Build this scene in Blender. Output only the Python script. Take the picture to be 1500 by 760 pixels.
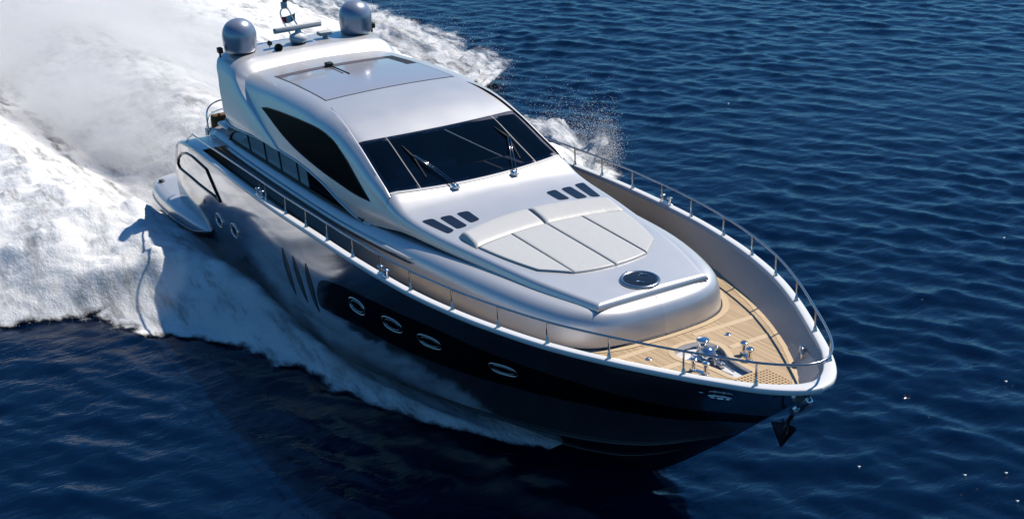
import bpy, bmesh, math, random
import numpy as np
from mathutils import Vector, Matrix, Euler
R = math.radians
for o in list(bpy.data.objects): bpy.data.objects.remove(o)
C = bpy.context.scene.collection
sc = bpy.context.scene
# ---------------- camera, sky, sun, exposure ----------------
cam_d = bpy.data.cameras.new('camera'); cam = bpy.data.objects.new('camera', cam_d); C.objects.link(cam)
CAMLOC = (24.80039513, -13.56040045, 13.52215438)
_yw, _pt, _rl = R(149.24715295), R(22.66108312), R(-1.70070785)
_fw = Vector((math.cos(_pt)*math.cos(_yw), math.cos(_pt)*math.sin(_yw), -math.sin(_pt)))
_r = _fw.cross(Vector((0,0,1))).normalized(); _u = _r.cross(_fw)
_r2 = _r*math.cos(_rl)+_u*math.sin(_rl); _u2 = -_r*math.sin(_rl)+_u*math.cos(_rl)
cam.matrix_world = Matrix(((_r2.x,_u2.x,-_fw.x,CAMLOC[0]),(_r2.y,_u2.y,-_fw.y,CAMLOC[1]),(_r2.z,_u2.z,-_fw.z,CAMLOC[2]),(0,0,0,1)))
cam_d.sensor_fit = 'HORIZONTAL'; cam_d.sensor_width = 36; cam_d.lens = 36*2194.465/1500
cam_d.clip_start = 0.5; cam_d.clip_end = 8000
sc.camera = cam
SUN_EL, SUN_AZ = 53, 99          # degrees; azimuth counted from +x (bow) towards +y (port)
w = bpy.data.worlds.new('World'); sc.world = w; w.use_nodes = True
nt = w.node_tree; sky = nt.nodes.new('ShaderNodeTexSky'); sky.sky_type = 'NISHITA'; sky.sun_disc = False
sky.sun_elevation = R(SUN_EL); sky.sun_rotation = R(90-SUN_AZ); sky.air_density = 1.0; sky.dust_density = 0.0; sky.altitude = 0; sky.ozone_density = 4.0
bg = nt.nodes['Background']; bg.inputs['Strength'].default_value = 0.075
tint = nt.nodes.new('ShaderNodeMix'); tint.data_type = 'RGBA'; tint.blend_type = 'MULTIPLY'; tint.inputs['Factor'].default_value = 1; tint.inputs['B'].default_value = (.46,.94,1.24,1)
nt.links.new(sky.outputs[0], tint.inputs['A']); nt.links.new(tint.outputs['Result'], bg.inputs['Color'])
sd = bpy.data.lights.new('sun', 'SUN'); sd.energy = 4.9; sd.angle = R(0.5); sd.color = (1.0, 0.925, 0.815)
so = bpy.data.objects.new('sun', sd); C.objects.link(so); so.location = (0, 30, 60)
_s = Vector((math.cos(R(SUN_EL))*math.cos(R(SUN_AZ)), math.cos(R(SUN_EL))*math.sin(R(SUN_AZ)), math.sin(R(SUN_EL))))
so.rotation_euler = (-_s).to_track_quat('-Z', 'Y').to_euler()
vs = sc.view_settings; vs.view_transform = 'Standard'; vs.look = 'None'; vs.exposure = 0.0; vs.gamma = 1
try: vs.use_curve_mapping = False
except Exception: pass
sc.render.engine = 'CYCLES'; sc.cycles.use_denoising = True; sc.cycles.max_bounces = 34; sc.cycles.transparent_max_bounces = 16
sc.cycles.volume_bounces = 32; sc.cycles.diffuse_bounces = 0
# ---------------- lines and surfaces of the yacht ----------------
def pch(x, xs, ys):
    """smooth scalar curve through (xs, ys)"""
    xs=np.asarray(xs,float);ys=np.asarray(ys,float)
    if xs[0]>xs[-1]: xs=xs[::-1];ys=ys[::-1]
    h=np.diff(xs);d=np.diff(ys)/h;m=np.zeros(len(xs))
    m[0]=d[0];m[-1]=d[-1]
    for i in range(1,len(xs)-1):
        if d[i-1]*d[i]<=0: m[i]=0
        else:
            w1=2*h[i]+h[i-1];w2=h[i]+2*h[i-1];m[i]=(w1+w2)/(w1/d[i-1]+w2/d[i])
    x=np.asarray(x,float);xc=np.clip(x,xs[0],xs[-1])
    i=np.clip(np.searchsorted(xs,xc)-1,0,len(xs)-2)
    t=(xc-xs[i])/h[i]
    return (2*t**3-3*t**2+1)*ys[i]+(t**3-2*t**2+t)*h[i]*m[i]+(-2*t**3+3*t**2)*ys[i+1]+(t**3-t**2)*h[i]*m[i+1]
class Curve:
    """centripetal Catmull-Rom through control points, looked up by arc length 0..1"""
    def __init__(s, P, n=40):
        P=np.asarray(P,float);Q=np.vstack([2*P[0]-P[1],P,2*P[-1]-P[-2]])
        out=[]
        for i in range(1,len(Q)-2):
            p0,p1,p2,p3=Q[i-1:i+3]
            t0=0;t1=t0+np.linalg.norm(p1-p0)**.5;t2=t1+np.linalg.norm(p2-p1)**.5;t3=t2+np.linalg.norm(p3-p2)**.5
            t=np.linspace(t1,t2,n,endpoint=False)[:,None]
            A1=(t1-t)/(t1-t0)*p0+(t-t0)/(t1-t0)*p1;A2=(t2-t)/(t2-t1)*p1+(t-t1)/(t2-t1)*p2;A3=(t3-t)/(t3-t2)*p2+(t-t2)/(t3-t2)*p3
            B1=(t2-t)/(t2-t0)*A1+(t-t0)/(t2-t0)*A2;B2=(t3-t)/(t3-t1)*A2+(t-t1)/(t3-t1)*A3
            out.append((t2-t)/(t2-t1)*B1+(t-t1)/(t2-t1)*B2)
        out.append(P[-1:]);s.p=np.vstack(out)
        l=np.r_[0,np.cumsum(np.linalg.norm(np.diff(s.p,axis=0),axis=1))];s.len=l[-1];s.l=l/l[-1]
    def __call__(s,t):
        t=np.asarray(t,float);return np.stack([np.interp(t,s.l,s.p[:,k]) for k in range(s.p.shape[1])],-1)
# ---- hull lines (half breadth, port positive; metres; z=0 is the water) ----
SHEER=Curve([(-8.6,2.93,2.46),(-8.25,2.97,2.66),(-7.5,3.01,2.80),(-6,3.06,2.84),(-4,3.12,2.87),(-2,3.17,2.92),(0,3.20,3.02),(1.6,3.20,3.08),(3.7,3.09,3.14),(5.0,2.90,3.18),(5.9,2.70,3.21),(7,2.36,3.24),(8,1.92,3.27),(9,1.39,3.30),(9.6,1.05,3.33),(10.08,.74,3.35),(10.4,.46,3.37),(10.57,.22,3.38),(10.62,0,3.38)])
KNUCK=Curve([(-8.6,2.98,1.30),(-6,3.08,1.32),(-4,3.12,1.36),(-2,3.13,1.44),(0,3.08,1.54),(2,2.88,1.66),(4,2.42,1.82),(5.5,1.92,1.98),(7,1.30,2.18),(8.2,.74,2.36),(9.0,.36,2.5),(9.5,.13,2.58),(9.75,0,2.62)])
CHINE=Curve([(-8.6,2.72,-.12),(-5,2.76,-.08),(-2,2.74,.06),(0,2.62,.18),(2,2.26,.34),(4,1.70,.48),(5.8,1.02,.66),(7.17,.55,1.02),(8.2,.20,1.5),(8.84,0,1.82)])
KEEL=Curve([(-8.6,0,-.85),(-4,0,-.85),(0,0,-.85),(3,0,-.8),(5,0,-.55),(6.0,0,-.22),(6.6,0,.05),(7.41,0,.63),(8.2,0,1.28),(8.84,0,1.82)])
def hull_side(t,w):
    """hull topside: t 0 stern .. 1 stem, w 0 chine .. 1 sheer"""
    t=np.asarray(t,float);w=np.asarray(w,float)[...,None]
    c,k,s=CHINE(t),KNUCK(t),SHEER(t)
    b=2*k-.5*(c+s)                      # quadratic through k at w=.5
    p=(1-w)**2*c+2*w*(1-w)*b+w*w*s
    g=pch(t,[0,.70,.80,.86,.90,.94,.975,1],[0,0,.10,.20,.22,.19,.10,0])     # fuller flare under the bow sheer
    p[...,1]+=g*(6.75*w*w*(1-w))[...,0]
    kn=pch(t,[0,.05,.35,.55,.7,1],[.0,.05,.07,.06,0,0])               # styling crease along the topside
    wk=w[...,0]; p[...,1]+=kn*np.where(wk<.47,wk/.47,(1-wk)/.53)
    return p
def hull_bottom(t,w):
    t=np.asarray(t,float);w=np.asarray(w,float)[...,None]
    a,c=KEEL(t),CHINE(t);p=a*(1-w)+c*w
    return p
def sheer_at(x):
    l=SHEER.p[:760-40] if False else SHEER.p
    return np.stack([np.interp(x,l[:,0],l[:,1]),np.interp(x,l[:,0],l[:,2])],-1)
def deck_z(x): return pch(x,[-8.6,-5,0,4,6.6,9,10.6],[2.30,2.36,2.46,2.62,2.76,2.89,2.97])
# ---- upper house: windscreen, roof, foredeck platform; half sections from the bottom edge to the centreline ----
YB=([-8,-6,-4,-2,-.5,.2,.8,1.5,2.5,3.7,5.1,6.5],[2.22,2.23,2.24,2.25,2.22,2.17,2.10,2.02,1.93,1.76,1.53,1.14])
ZB=([-8,-7.2,-7.0,-6.6,-5.4,-4.2,-2.85,-1.75,-.67,.13,.8,1.5,2.5,6.5],[4.3,3.9,3.5,3.34,3.44,3.53,3.55,3.46,3.23,3.12,3.2,3.3,3.34,3.36])
YE=([-8,-5,-2.9,-.79,.1,.73,1.5,2.5,3.7,5.1,6.5],[1.90,1.92,1.94,1.97,2.02,2.04,1.99,1.905,1.735,1.50,1.11])
TT=([-8,-7,-5.78,-4.3,-2.93,-2.2,-1.5,-.62,.2,.93,1.12,1.4,1.8,2.3,3,4,5,6.5],[4.5,4.54,4.62,4.73,4.77,4.73,4.64,4.415,4.105,3.825,3.745,3.665,3.615,3.59,3.57,3.55,3.53,3.48])
CR=([-8,-3,-.7,.9,1.6,3,6.5],[.07,.07,.06,.05,.05,.03,.01])
RR=([-8,-3,-1,.3,.8,1.6,2.2,6.5],[.34,.34,.32,.30,.24,.12,.10,.09])
def cab_section(x,nside=10,narc=8,ntop=16):
    yb,zb,ye,T,cr,r=(float(pch(x,*k)) for k in (YB,ZB,YE,TT,CR,RR))
    A=np.array([yb,zb]);B=np.array([ye,T-cr])
    L=np.linalg.norm(B-A);ra=min(r,L*.6);rb=r
    top=lambda y:np.array([y,T-cr*(y/ye)**2])
    a=B+(A-B)/L*ra;b=top(ye-rb)
    u=np.linspace(0,1,nside,endpoint=False)[:,None]
    side=A*(1-u)+a*u
    bul=.03*np.sin(np.pi*np.linspace(0,1,nside,endpoint=False))*min(1,L)
    side=side+np.stack([bul,0*bul],-1)
    u=np.linspace(0,1,narc,endpoint=False)[:,None]
    arc=(1-u)**2*a+2*u*(1-u)*B+u*u*b
    ys=np.linspace(ye-rb,0,ntop);tp=np.stack([top(y) for y in ys])
    return np.vstack([side,arc,tp])
def cab_surface(xs):
    return np.stack([np.c_[np.full(34,x),cab_section(x)] for x in xs])
def top_z(x,y):
    s=cab_section(float(x))[10:];o=np.argsort(s[:,0]);return float(np.interp(abs(y),s[o,0],s[o,1]))
def side_y(x,z):
    s=cab_section(float(x))[:18];return float(np.interp(z,s[:,1],s[:,0]))
# ---- lower house: outline of the shoulder, swept profile ----
HOUSE=Curve([(-8.1,2.28),(-6,2.34),(-3,2.37),(0,2.38),(1.5,2.34),(3,2.24),(4.7,2.05),(5.8,1.78),(6.3,1.57),(6.62,1.28),(6.78,.9),(6.84,.45),(6.86,0)])
ZSH=([-8,-6,-3,-1,1,3,5,7],[2.93,2.95,3.0,3.06,3.18,3.31,3.375,3.375])
def house_surface(n=150):
    t=1-(1-np.linspace(0,1,n))**1.5
    p=HOUSE(t);d=np.gradient(HOUSE(np.clip(t+1e-3,0,1))[:,0]-0,axis=0)
    e=1e-3;tan=HOUSE(np.clip(t+e,0,1))-HOUSE(np.clip(t-e,0,1));tan/=np.linalg.norm(tan,axis=1)[:,None]
    tan[-1]=[0,-1]
    nrm=np.stack([-tan[:,1],tan[:,0]],-1)   # outward
    zs=pch(p[:,0],*ZSH);zd=deck_z(p[:,0])
    prof=[(-.05,None,-.1),(-.05,None,.02),(-.02,.5,0),(-.0,.2,-.02)]
    rows=[]
    H=zs-zd
    for off,fr in ((.06,-.1),(.05,.0),(.03,.35),(.0,.60),(-.03,.74),(-.08,.86),(-.15,.94),(-.23,.985),(-.32,1.0),(-.42,1.0),(-.6,.99)):
        rows.append(np.c_[p+nrm*off,zd+H*fr])
    return np.stack(rows,1)

_T,_W=np.meshgrid(np.linspace(0,1,701),np.linspace(0,1,141),indexing='ij'); _HP=hull_side(_T,_W).reshape(-1,3)
def hull_breadth(x,z):
    """half breadth of the topside at x and height z"""
    x,z=np.broadcast_arrays(np.asarray(x,float),np.asarray(z,float))
    return np.array([_HP[np.argmin((_HP[:,0]-a)**2+(_HP[:,2]-b)**2),1] for a,b in zip(x.ravel(),z.ravel())]).reshape(x.shape)
# ---------------- materials ----------------
def mat(name, col, rough=.5, metal=0, coat=0, spec=.5, ior=1.5, coat_rough=.03):
    m = bpy.data.materials.new(name); m.use_nodes = True; b = m.node_tree.nodes['Principled BSDF']
    b.inputs['Base Color'].default_value = (*col, 1); b.inputs['Roughness'].default_value = rough; b.inputs['Metallic'].default_value = metal
    b.inputs['Coat Weight'].default_value = coat; b.inputs['Coat Roughness'].default_value = coat_rough; b.inputs['Specular IOR Level'].default_value = spec; b.inputs['IOR'].default_value = ior
    return m
def nodes(m): return m.node_tree.nodes, m.node_tree.links, m.node_tree.nodes['Principled BSDF']
def noise_to(m, scale, lo, hi, sock='Roughness', detail=4, stretch=None):
    n, l, b = nodes(m)
    tc = n.new('ShaderNodeTexCoord'); mp = n.new('ShaderNodeMapping'); t = n.new('ShaderNodeTexNoise'); r = n.new('ShaderNodeMapRange')
    if stretch: mp.inputs['Scale'].default_value = stretch
    t.inputs['Scale'].default_value = scale; t.inputs['Detail'].default_value = detail
    r.inputs['From Min'].default_value = .3; r.inputs['From Max'].default_value = .7; r.inputs['To Min'].default_value = lo; r.inputs['To Max'].default_value = hi
    l.new(tc.outputs['Object'], mp.inputs[0]); l.new(mp.outputs[0], t.inputs[0]); l.new(t.outputs[0], r.inputs[0]); l.new(r.outputs[0], b.inputs[sock])
def bump(m, scale, dist, strength=1, detail=3, stretch=None):
    n, l, b = nodes(m)
    tc = n.new('ShaderNodeTexCoord'); mp = n.new('ShaderNodeMapping'); t = n.new('ShaderNodeTexNoise'); bp = n.new('ShaderNodeBump')
    if stretch: mp.inputs['Scale'].default_value = stretch
    t.inputs['Scale'].default_value = scale; t.inputs['Detail'].default_value = detail; bp.inputs['Distance'].default_value = dist; bp.inputs['Strength'].default_value = strength
    l.new(tc.outputs['Object'], mp.inputs[0]); l.new(mp.outputs[0], t.inputs[0]); l.new(t.outputs[0], bp.inputs['Height']); l.new(bp.outputs[0], b.inputs['Normal'])
M = {}
M['silver'] = mat('silver_paint', (.72,.715,.715), .37, .58, .4, coat_rough=.09); noise_to(M['silver'], 1.3, .36, .40)
M['hull'] = mat('hull_paint', (.36,.37,.40), .11, .9, .5); noise_to(M['hull'], .9, .08, .16)
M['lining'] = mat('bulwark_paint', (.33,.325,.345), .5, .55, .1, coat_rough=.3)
M['white'] = mat('white_gelcoat', (.78,.78,.79), .3, 0, .3)
M['nonskid'] = mat('pale_grey_deck', (.60,.60,.62), .6); bump(M['nonskid'], 220, .001, .4)
M['vinyl'] = mat('grey_vinyl', (.55,.55,.545), .45); bump(M['vinyl'], 4.5, .016, .5, 3)
M['glass'] = mat('tinted_glass', (.012,.014,.022), .03, 0, 0, .5, 1.5)
M['sideglass'] = mat('side_glass', (.002,.002,.004), .2, spec=.04, ior=1.3); M['sideglass'].node_tree.nodes['Principled BSDF'].inputs['Specular Tint'].default_value=(.45,.55,1,1)
M['divider'] = mat('grey_divider', (.22,.22,.24), .4)
M['paleglass'] = mat('cockpit_glass', (.5,.52,.53), .06)
M['roofpanel'] = mat('sunroof_paint', (.50,.50,.54), .16, .35, .3)
M['chrome'] = mat('stainless', (.72,.73,.75), .12, 1.0)
M['brushed'] = mat('brushed_steel', (.42,.43,.46), .25, 1.0)
M['black'] = mat('black_gloss', (.003,.003,.004), .10, 0, 0, spec=.22)
M['rubber'] = mat('black_rubber', (.012,.012,.013), .55)
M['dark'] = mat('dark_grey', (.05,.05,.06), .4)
M['lightgrey'] = mat('light_grey_trim', (.55,.55,.56), .4)
M['dome'] = mat('dome_paint', (.34,.38,.47), .33, .5, .4, coat_rough=.15)
M['rim'] = mat('dark_chrome', (.30,.30,.32), .16, 1.0); M['gunmetal'] = mat('galvanised_steel', (.07,.07,.08), .35, .7)
M['tan'] = mat('brown_leather', (.16,.085,.04), .5)
M['bottom'] = mat('bottom_paint', (.006,.010,.022), .25)
M['red'] = mat('flag_red', (.45,.02,.03), .7); M['green'] = mat('flag_green', (.01,.16,.05), .7); M['flagwhite'] = mat('flag_white', (.8,.8,.8), .7)
m_=bpy.data.materials.new('windscreen_glass'); m_.use_nodes=True; n_=m_.node_tree.nodes; l_=m_.node_tree.links; n_.clear()
_o=n_.new('ShaderNodeOutputMaterial'); _mx=n_.new('ShaderNodeMixShader'); _tr=n_.new('ShaderNodeBsdfTransparent'); _tr.inputs[0].default_value=(.42,.43,.50,1); _gl=n_.new('ShaderNodeBsdfGlossy'); _gl.inputs['Roughness'].default_value=.02; _fr=n_.new('ShaderNodeFresnel'); _fr.inputs['IOR'].default_value=1.5
l_.new(_fr.outputs[0],_mx.inputs[0]); l_.new(_tr.outputs[0],_mx.inputs[1]); l_.new(_gl.outputs[0],_mx.inputs[2]); l_.new(_mx.outputs[0],_o.inputs[0]); M['windscreen']=m_
M['interior'] = mat('cabin_lining', (.20,.20,.215), .7); M['seat'] = mat('pale_seat', (.65,.65,.64), .6)
def teak_mat(name, plank, c1, c2):
    m = mat(name, c1, .55); n, l, b = nodes(m)
    tc = n.new('ShaderNodeTexCoord'); sp = n.new('ShaderNodeSeparateXYZ'); l.new(tc.outputs['Object'], sp.inputs[0])
    no = n.new('ShaderNodeTexNoise'); mp = n.new('ShaderNodeMapping'); mp.inputs['Scale'].default_value = (.6, 14, 1); no.inputs['Scale'].default_value = 2; no.inputs['Detail'].default_value = 6
    l.new(tc.outputs['Object'], mp.inputs[0]); l.new(mp.outputs[0], no.inputs[0])
    cr = n.new('ShaderNodeValToRGB'); cr.color_ramp.elements[0].color = (*c2,1); cr.color_ramp.elements[0].position = .3; cr.color_ramp.elements[1].color = (*c1,1); cr.color_ramp.elements[1].position = .7
    n5 = n.new('ShaderNodeTexNoise'); n5.inputs['Scale'].default_value = 1.7; n5.inputs['Detail'].default_value = 5; l.new(tc.outputs['Object'], n5.inputs[0])
    av = n.new('ShaderNodeMix'); av.data_type = 'FLOAT'; av.inputs['Factor'].default_value = .45; l.new(no.outputs[0], av.inputs['A']); l.new(n5.outputs[0], av.inputs['B']); l.new(av.outputs[0], cr.inputs[0])
    if plank:
        dv = n.new('ShaderNodeMath'); dv.operation = 'DIVIDE'; dv.inputs[1].default_value = plank; l.new(sp.outputs['Y'], dv.inputs[0])
        fl = n.new('ShaderNodeMath'); fl.operation = 'FLOOR'; l.new(dv.outputs[0], fl.inputs[0])
        wn = n.new('ShaderNodeTexWhiteNoise'); wn.noise_dimensions = '1D'; l.new(fl.outputs[0], wn.inputs['W'])
        fr = n.new('ShaderNodeMath'); fr.operation = 'FRACT'; l.new(dv.outputs[0], fr.inputs[0])
        lt = n.new('ShaderNodeMath'); lt.operation = 'LESS_THAN'; lt.inputs[1].default_value = .10; l.new(fr.outputs[0], lt.inputs[0])
        hs = n.new('ShaderNodeHueSaturation'); mr = n.new('ShaderNodeMapRange'); mr.inputs['To Min'].default_value = .82; mr.inputs['To Max'].default_value = 1.12
        l.new(wn.outputs[0], mr.inputs[0]); l.new(mr.outputs[0], hs.inputs['Value']); l.new(cr.outputs[0], hs.inputs['Color'])
        mx = n.new('ShaderNodeMix'); mx.data_type = 'RGBA'; l.new(lt.outputs[0], mx.inputs['Factor']); l.new(hs.outputs[0], mx.inputs['A']); mx.inputs['B'].default_value = (.20,.13,.075,1)
        l.new(mx.outputs['Result'], b.inputs['Base Color'])
    else: l.new(cr.outputs[0], b.inputs['Base Color'])
    return m
M['teak'] = teak_mat('teak_planks', .052, (.60,.44,.275), (.50,.36,.21))
M['board'] = teak_mat('teak_board', 0, (.68,.52,.34), (.60,.455,.285))
# ---------------- helpers ----------------
def link(name, me, m, parent=None):
    o = bpy.data.objects.new(name, me); C.objects.link(o)
    if parent: o.parent = parent
    for k in (m if isinstance(m, (list, tuple)) else [m]): me.materials.append(k)
    return o
class MB:
    def __init__(s): s.v=[]; s.f=[]; s.mi=[]; s.sm=[]
    def add(s, V, F, mi=0, smooth=True):
        b=len(s.v); s.v += [tuple(map(float,p)) for p in V]
        for f in F: s.f.append([b+i for i in f]); s.mi.append(mi); s.sm.append(smooth)
        return s
    def grid(s, P, closed_u=False, closed_v=False, flip=False, mi=0, smooth=True):
        P=np.asarray(P,float); n,m,_=P.shape; F=[]
        for i in range(n if closed_u else n-1):
            for j in range(m if closed_v else m-1):
                a,b,c,d=i*m+j,((i+1)%n)*m+j,((i+1)%n)*m+(j+1)%m,i*m+(j+1)%m
                F.append([d,c,b,a] if flip else [a,b,c,d])
        return s.add(P.reshape(-1,3),F,mi,smooth)
    def both(s, P, flip=False, **k):
        s.grid(P, flip=flip, **k); return s.grid(np.asarray(P)*[1,-1,1], flip=not flip, **k)
    def tube(s, path, r, n=8, closed=False, caps=True, mi=0):
        P=[Vector(p) for p in path]; N=len(P); r=[r]*N if np.isscalar(r) else r; rows=[]; up=None
        for i in range(N):
            t=((P[(i+1)%N]-P[i-1]) if closed else (P[min(i+1,N-1)]-P[max(i-1,0)])).normalized()
            if up is None: up=t.orthogonal().normalized()
            up=(up-t*up.dot(t)).normalized(); bn=t.cross(up)
            rows.append([P[i]+(up*math.cos(a)+bn*math.sin(a))*r[i] for a in [2*math.pi*k/n for k in range(n)]])
        s.grid(np.array(rows), closed_u=closed, closed_v=True, flip=True, mi=mi)
        if caps and not closed:
            s.add(rows[0],[list(range(n))],mi,False); s.add(rows[-1],[list(range(n))[::-1]],mi,False)
        return s
    def lathe(s, prof, o=(0,0,0), ax=(0,0,1), n=24, mi=0):
        ax=Vector(ax).normalized(); u=ax.orthogonal().normalized(); v=ax.cross(u); o=Vector(o)
        rows=[[o+ax*h+(u*math.cos(a)+v*math.sin(a))*max(r,1e-4) for a in [2*math.pi*k/n for k in range(n)]] for r,h in prof]
        return s.grid(np.array(rows), closed_v=True, flip=True, mi=mi)
    def box(s, c, d, bev=.0, rot=None, mi=0):
        bm=bmesh.new(); bmesh.ops.create_cube(bm, size=1)
        bmesh.ops.scale(bm, vec=d, verts=bm.verts)
        if bev: bmesh.ops.bevel(bm, geom=bm.edges[:], offset=bev, segments=3, profile=.5, affect='EDGES')
        if rot is not None: bmesh.ops.transform(bm, matrix=Euler(rot).to_matrix().to_4x4(), verts=bm.verts)
        bmesh.ops.translate(bm, vec=c, verts=bm.verts); bm.verts.index_update()
        s.add([v.co[:] for v in bm.verts],[[v.index for v in f.verts] for f in bm.faces],mi,bool(bev)); bm.free(); return s
    def poly(s, pts, mi=0):
        return s.add(pts,[list(range(len(pts)))],mi,False)
    def prism(s, pts, dz, mi=0):
        n=len(pts); V=[tuple(p) for p in pts]+[(p[0],p[1],p[2]+dz) for p in pts]
        return s.add(V,[list(range(n))[::-1],list(range(n,2*n))]+[[i,(i+1)%n,n+(i+1)%n,n+i] for i in range(n)],mi,False)
    def build(s, name, m, parent=None, smooth_angle=None):
        me=bpy.data.meshes.new(name); me.from_pydata(s.v,[],s.f)
        me.polygons.foreach_set('material_index', s.mi); me.polygons.foreach_set('use_smooth', s.sm); me.update()
        bm=bmesh.new(); bm.from_mesh(me); bmesh.ops.remove_doubles(bm, verts=bm.verts, dist=1e-5); bmesh.ops.recalc_face_normals(bm, faces=bm.faces) if smooth_angle else None
        if smooth_angle:
            for e in bm.edges:
                if len(e.link_faces)==2 and e.calc_face_angle(0) > R(smooth_angle): e.smooth=False
        bm.to_mesh(me); bm.free()
        return link(name, me, m, parent)
def empty(name, loc, parent=None):
    o=bpy.data.objects.new(name,None); C.objects.link(o); o.location=loc; o.empty_display_size=.3
    if parent: o.parent=parent
    return o
def tag(o, label=None, cat=None, group=None, kind=None):
    for k,v in (('label',label),('category',cat),('group',group),('kind',kind)):
        if v: o[k]=v
    return o
def smooth_path(P, n=8): return Curve(P, n).p
def rounded(poly, r, n=4):
    """round the corners of a 2-d polygon"""
    out=[]; N=len(poly)
    for i in range(N):
        a,b,c=(np.array(poly[k%N],float) for k in (i-1,i,i+1))
        la,lc=np.linalg.norm(a-b),np.linalg.norm(c-b); d=min(r,la*.45,lc*.45)
        p,q=b+(a-b)/la*d,b+(c-b)/lc*d
        for t in np.linspace(0,1,n+1): out.append((1-t)**2*p+2*t*(1-t)*b+t*t*q)
    return np.array(out)
def patch(poly, fn, sub=.12):
    """fill a 2-d outline and lay it on the surface fn(a,b)->xyz"""
    bm=bmesh.new(); vs=[bm.verts.new((p[0],p[1],0)) for p in poly]; bm.faces.new(vs)
    lo,hi=np.min(poly,0),np.max(poly,0)
    for ax in (0,1):
        for c in np.arange(lo[ax]+sub,hi[ax],sub):
            no=[0,0,0]; no[ax]=1; co=[0,0,0]; co[ax]=c
            bmesh.ops.bisect_plane(bm, geom=bm.verts[:]+bm.edges[:]+bm.faces[:], plane_co=co, plane_no=no)
    bm.verts.index_update()
    V=[fn(v.co.x,v.co.y) for v in bm.verts]; F=[[v.index for v in f.verts] for f in bm.faces]; bm.free()
    return V,F
def mirror(V): return [(p[0],-p[1],p[2]) for p in V]
def flipF(F): return [f[::-1] for f in F]
# ================= the yacht =================
yacht = tag(empty('motor_yacht', (0,0,0)), 'silver and black motor yacht speeding across the blue sea', 'yacht')
def hull_n(t,w,side=-1):
    e=2e-3; t=np.asarray(t,float); w=np.asarray(w,float)
    a=hull_side(np.clip(t+e,0,1),w)-hull_side(np.clip(t-e,0,1),w); b=hull_side(t,w+e)-hull_side(t,w-e)
    n=np.cross(a,b); n/=np.linalg.norm(n,axis=-1,keepdims=True)+1e-12
    n=np.where(n[...,1:2]<0,-n,n); return n*[1,side,1] if side<0 else n
def hull_pt(t,w,off=0,side=-1):
    p=hull_side(t,w)*[1,side,1]; return p+hull_n(t,w,side)*off
_t=1-(1-np.linspace(0,1,150))**1.6
T,W=np.meshgrid(_t,np.linspace(0,1,24),indexing='ij')
h=MB().both(hull_side(T,W),mi=0)
T2,W2=np.meshgrid(_t,np.linspace(0,1,9),indexing='ij')
h.both(hull_bottom(T2,W2),mi=1)
sec=np.vstack([hull_bottom(0*np.linspace(0,1,9),np.linspace(0,1,9)),hull_side(np.zeros(12),np.linspace(.01,1,12))])
h.poly([tuple(p) for p in sec]+[(p[0],-p[1],p[2]) for p in sec[::-1]])
hull=h.build('hull',[M['hull'],M['bottom']],yacht,smooth_angle=25)
# spray rails along the chine and one strake on the bottom
for (a,b,wv,nm,rr) in ((.55,.985,1.0,'spray_rail',.028),(.70,.93,.55,'strake',.022)):
    for s in (-1,1):
        tt=np.linspace(a,b,60); p=hull_bottom(tt,np.full(60,wv))*[1,s,1]+np.array([0,s*.01,-.01])
        MB().tube(p,np.r_[np.linspace(.005,rr,10),np.full(40,rr),np.linspace(rr,.005,10)],6).build(nm,M['bottom'],yacht)
# black stripe
ST=np.r_[np.linspace(.444,.47,8),np.linspace(.475,.998,90)]
up=pch(ST,[.444,.448,.456,.47,.50,.556,.64,.704,.8125,.8675,.92,.97,1],[.60,.68,.72,.742,.768,.785,.775,.70,.578,.51,.44,.40,.39])
lo=pch(ST,[.444,.448,.456,.5275,.611,.684,.749,.814,.871,.929,.984,1],[.57,.50,.485,.50,.43,.378,.35,.33,.305,.265,.25,.25])
for s in (-1,1):
    ww=lo[:,None]+(up-lo)[:,None]*np.linspace(0,1,9)[None]; TT_=np.repeat(ST[:,None],9,1)
    MB().grid(hull_pt(TT_,ww,.005,s),flip=s>0).build('stripe',M['black'],yacht)
# bulwark cap, lining, deck
tt=1-(1-np.linspace(0.045,1,170))**1.6
def off_line(off,dz,t=tt):
    p=SHEER(t); e=1e-3; tg=SHEER(np.clip(t+e,0,1))-SHEER(np.clip(t-e,0,1)); tg=tg[:,:2]/np.linalg.norm(tg[:,:2],axis=1)[:,None]; tg[-1]=[0,-1]
    n=np.stack([-tg[:,1],tg[:,0]],-1); q=p.copy(); o=off if np.isscalar(off) else off[:,None]
    q[:,:2]+=n*o; q[:,2]=q[:,2]+dz if dz is not None else q[:,2]; q[:,1]=np.maximum(q[:,1],0); return q
wid=.11+.09*np.clip((tt-.93)/.06,0,1)
cap=np.stack([off_line(.004,-.055),off_line(.014,-.045),off_line(.016,.0),off_line(.008,.024),off_line(-.005,.034),off_line(-wid,.034),off_line(-wid-.02,.02),off_line(-wid-.024,-.05)],1)
MB().both(cap,flip=True).build('bulwark_cap',M['white'],yacht)
bot=off_line(-wid-.05,None); bot[:,2]=deck_z(bot[:,0])-.02
def in_hull(p,gap=.07):
    q=p.copy(); q[:,1]=np.maximum(np.minimum(q[:,1],hull_breadth(q[:,0],q[:,2])-gap),0); return q
bot=in_hull(bot)
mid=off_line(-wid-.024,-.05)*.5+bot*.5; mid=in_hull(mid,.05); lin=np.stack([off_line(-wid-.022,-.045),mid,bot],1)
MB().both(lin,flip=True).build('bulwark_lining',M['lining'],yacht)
edge=off_line(-wid-.045,None); edge[:,2]=deck_z(edge[:,0]); edge=in_hull(edge,.065)
dk=np.stack([edge*[1,k,1] for k in np.linspace(1,0,14)],1)
deck=MB().both(dk,flip=True).build('deck',M['teak'],yacht)
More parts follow.
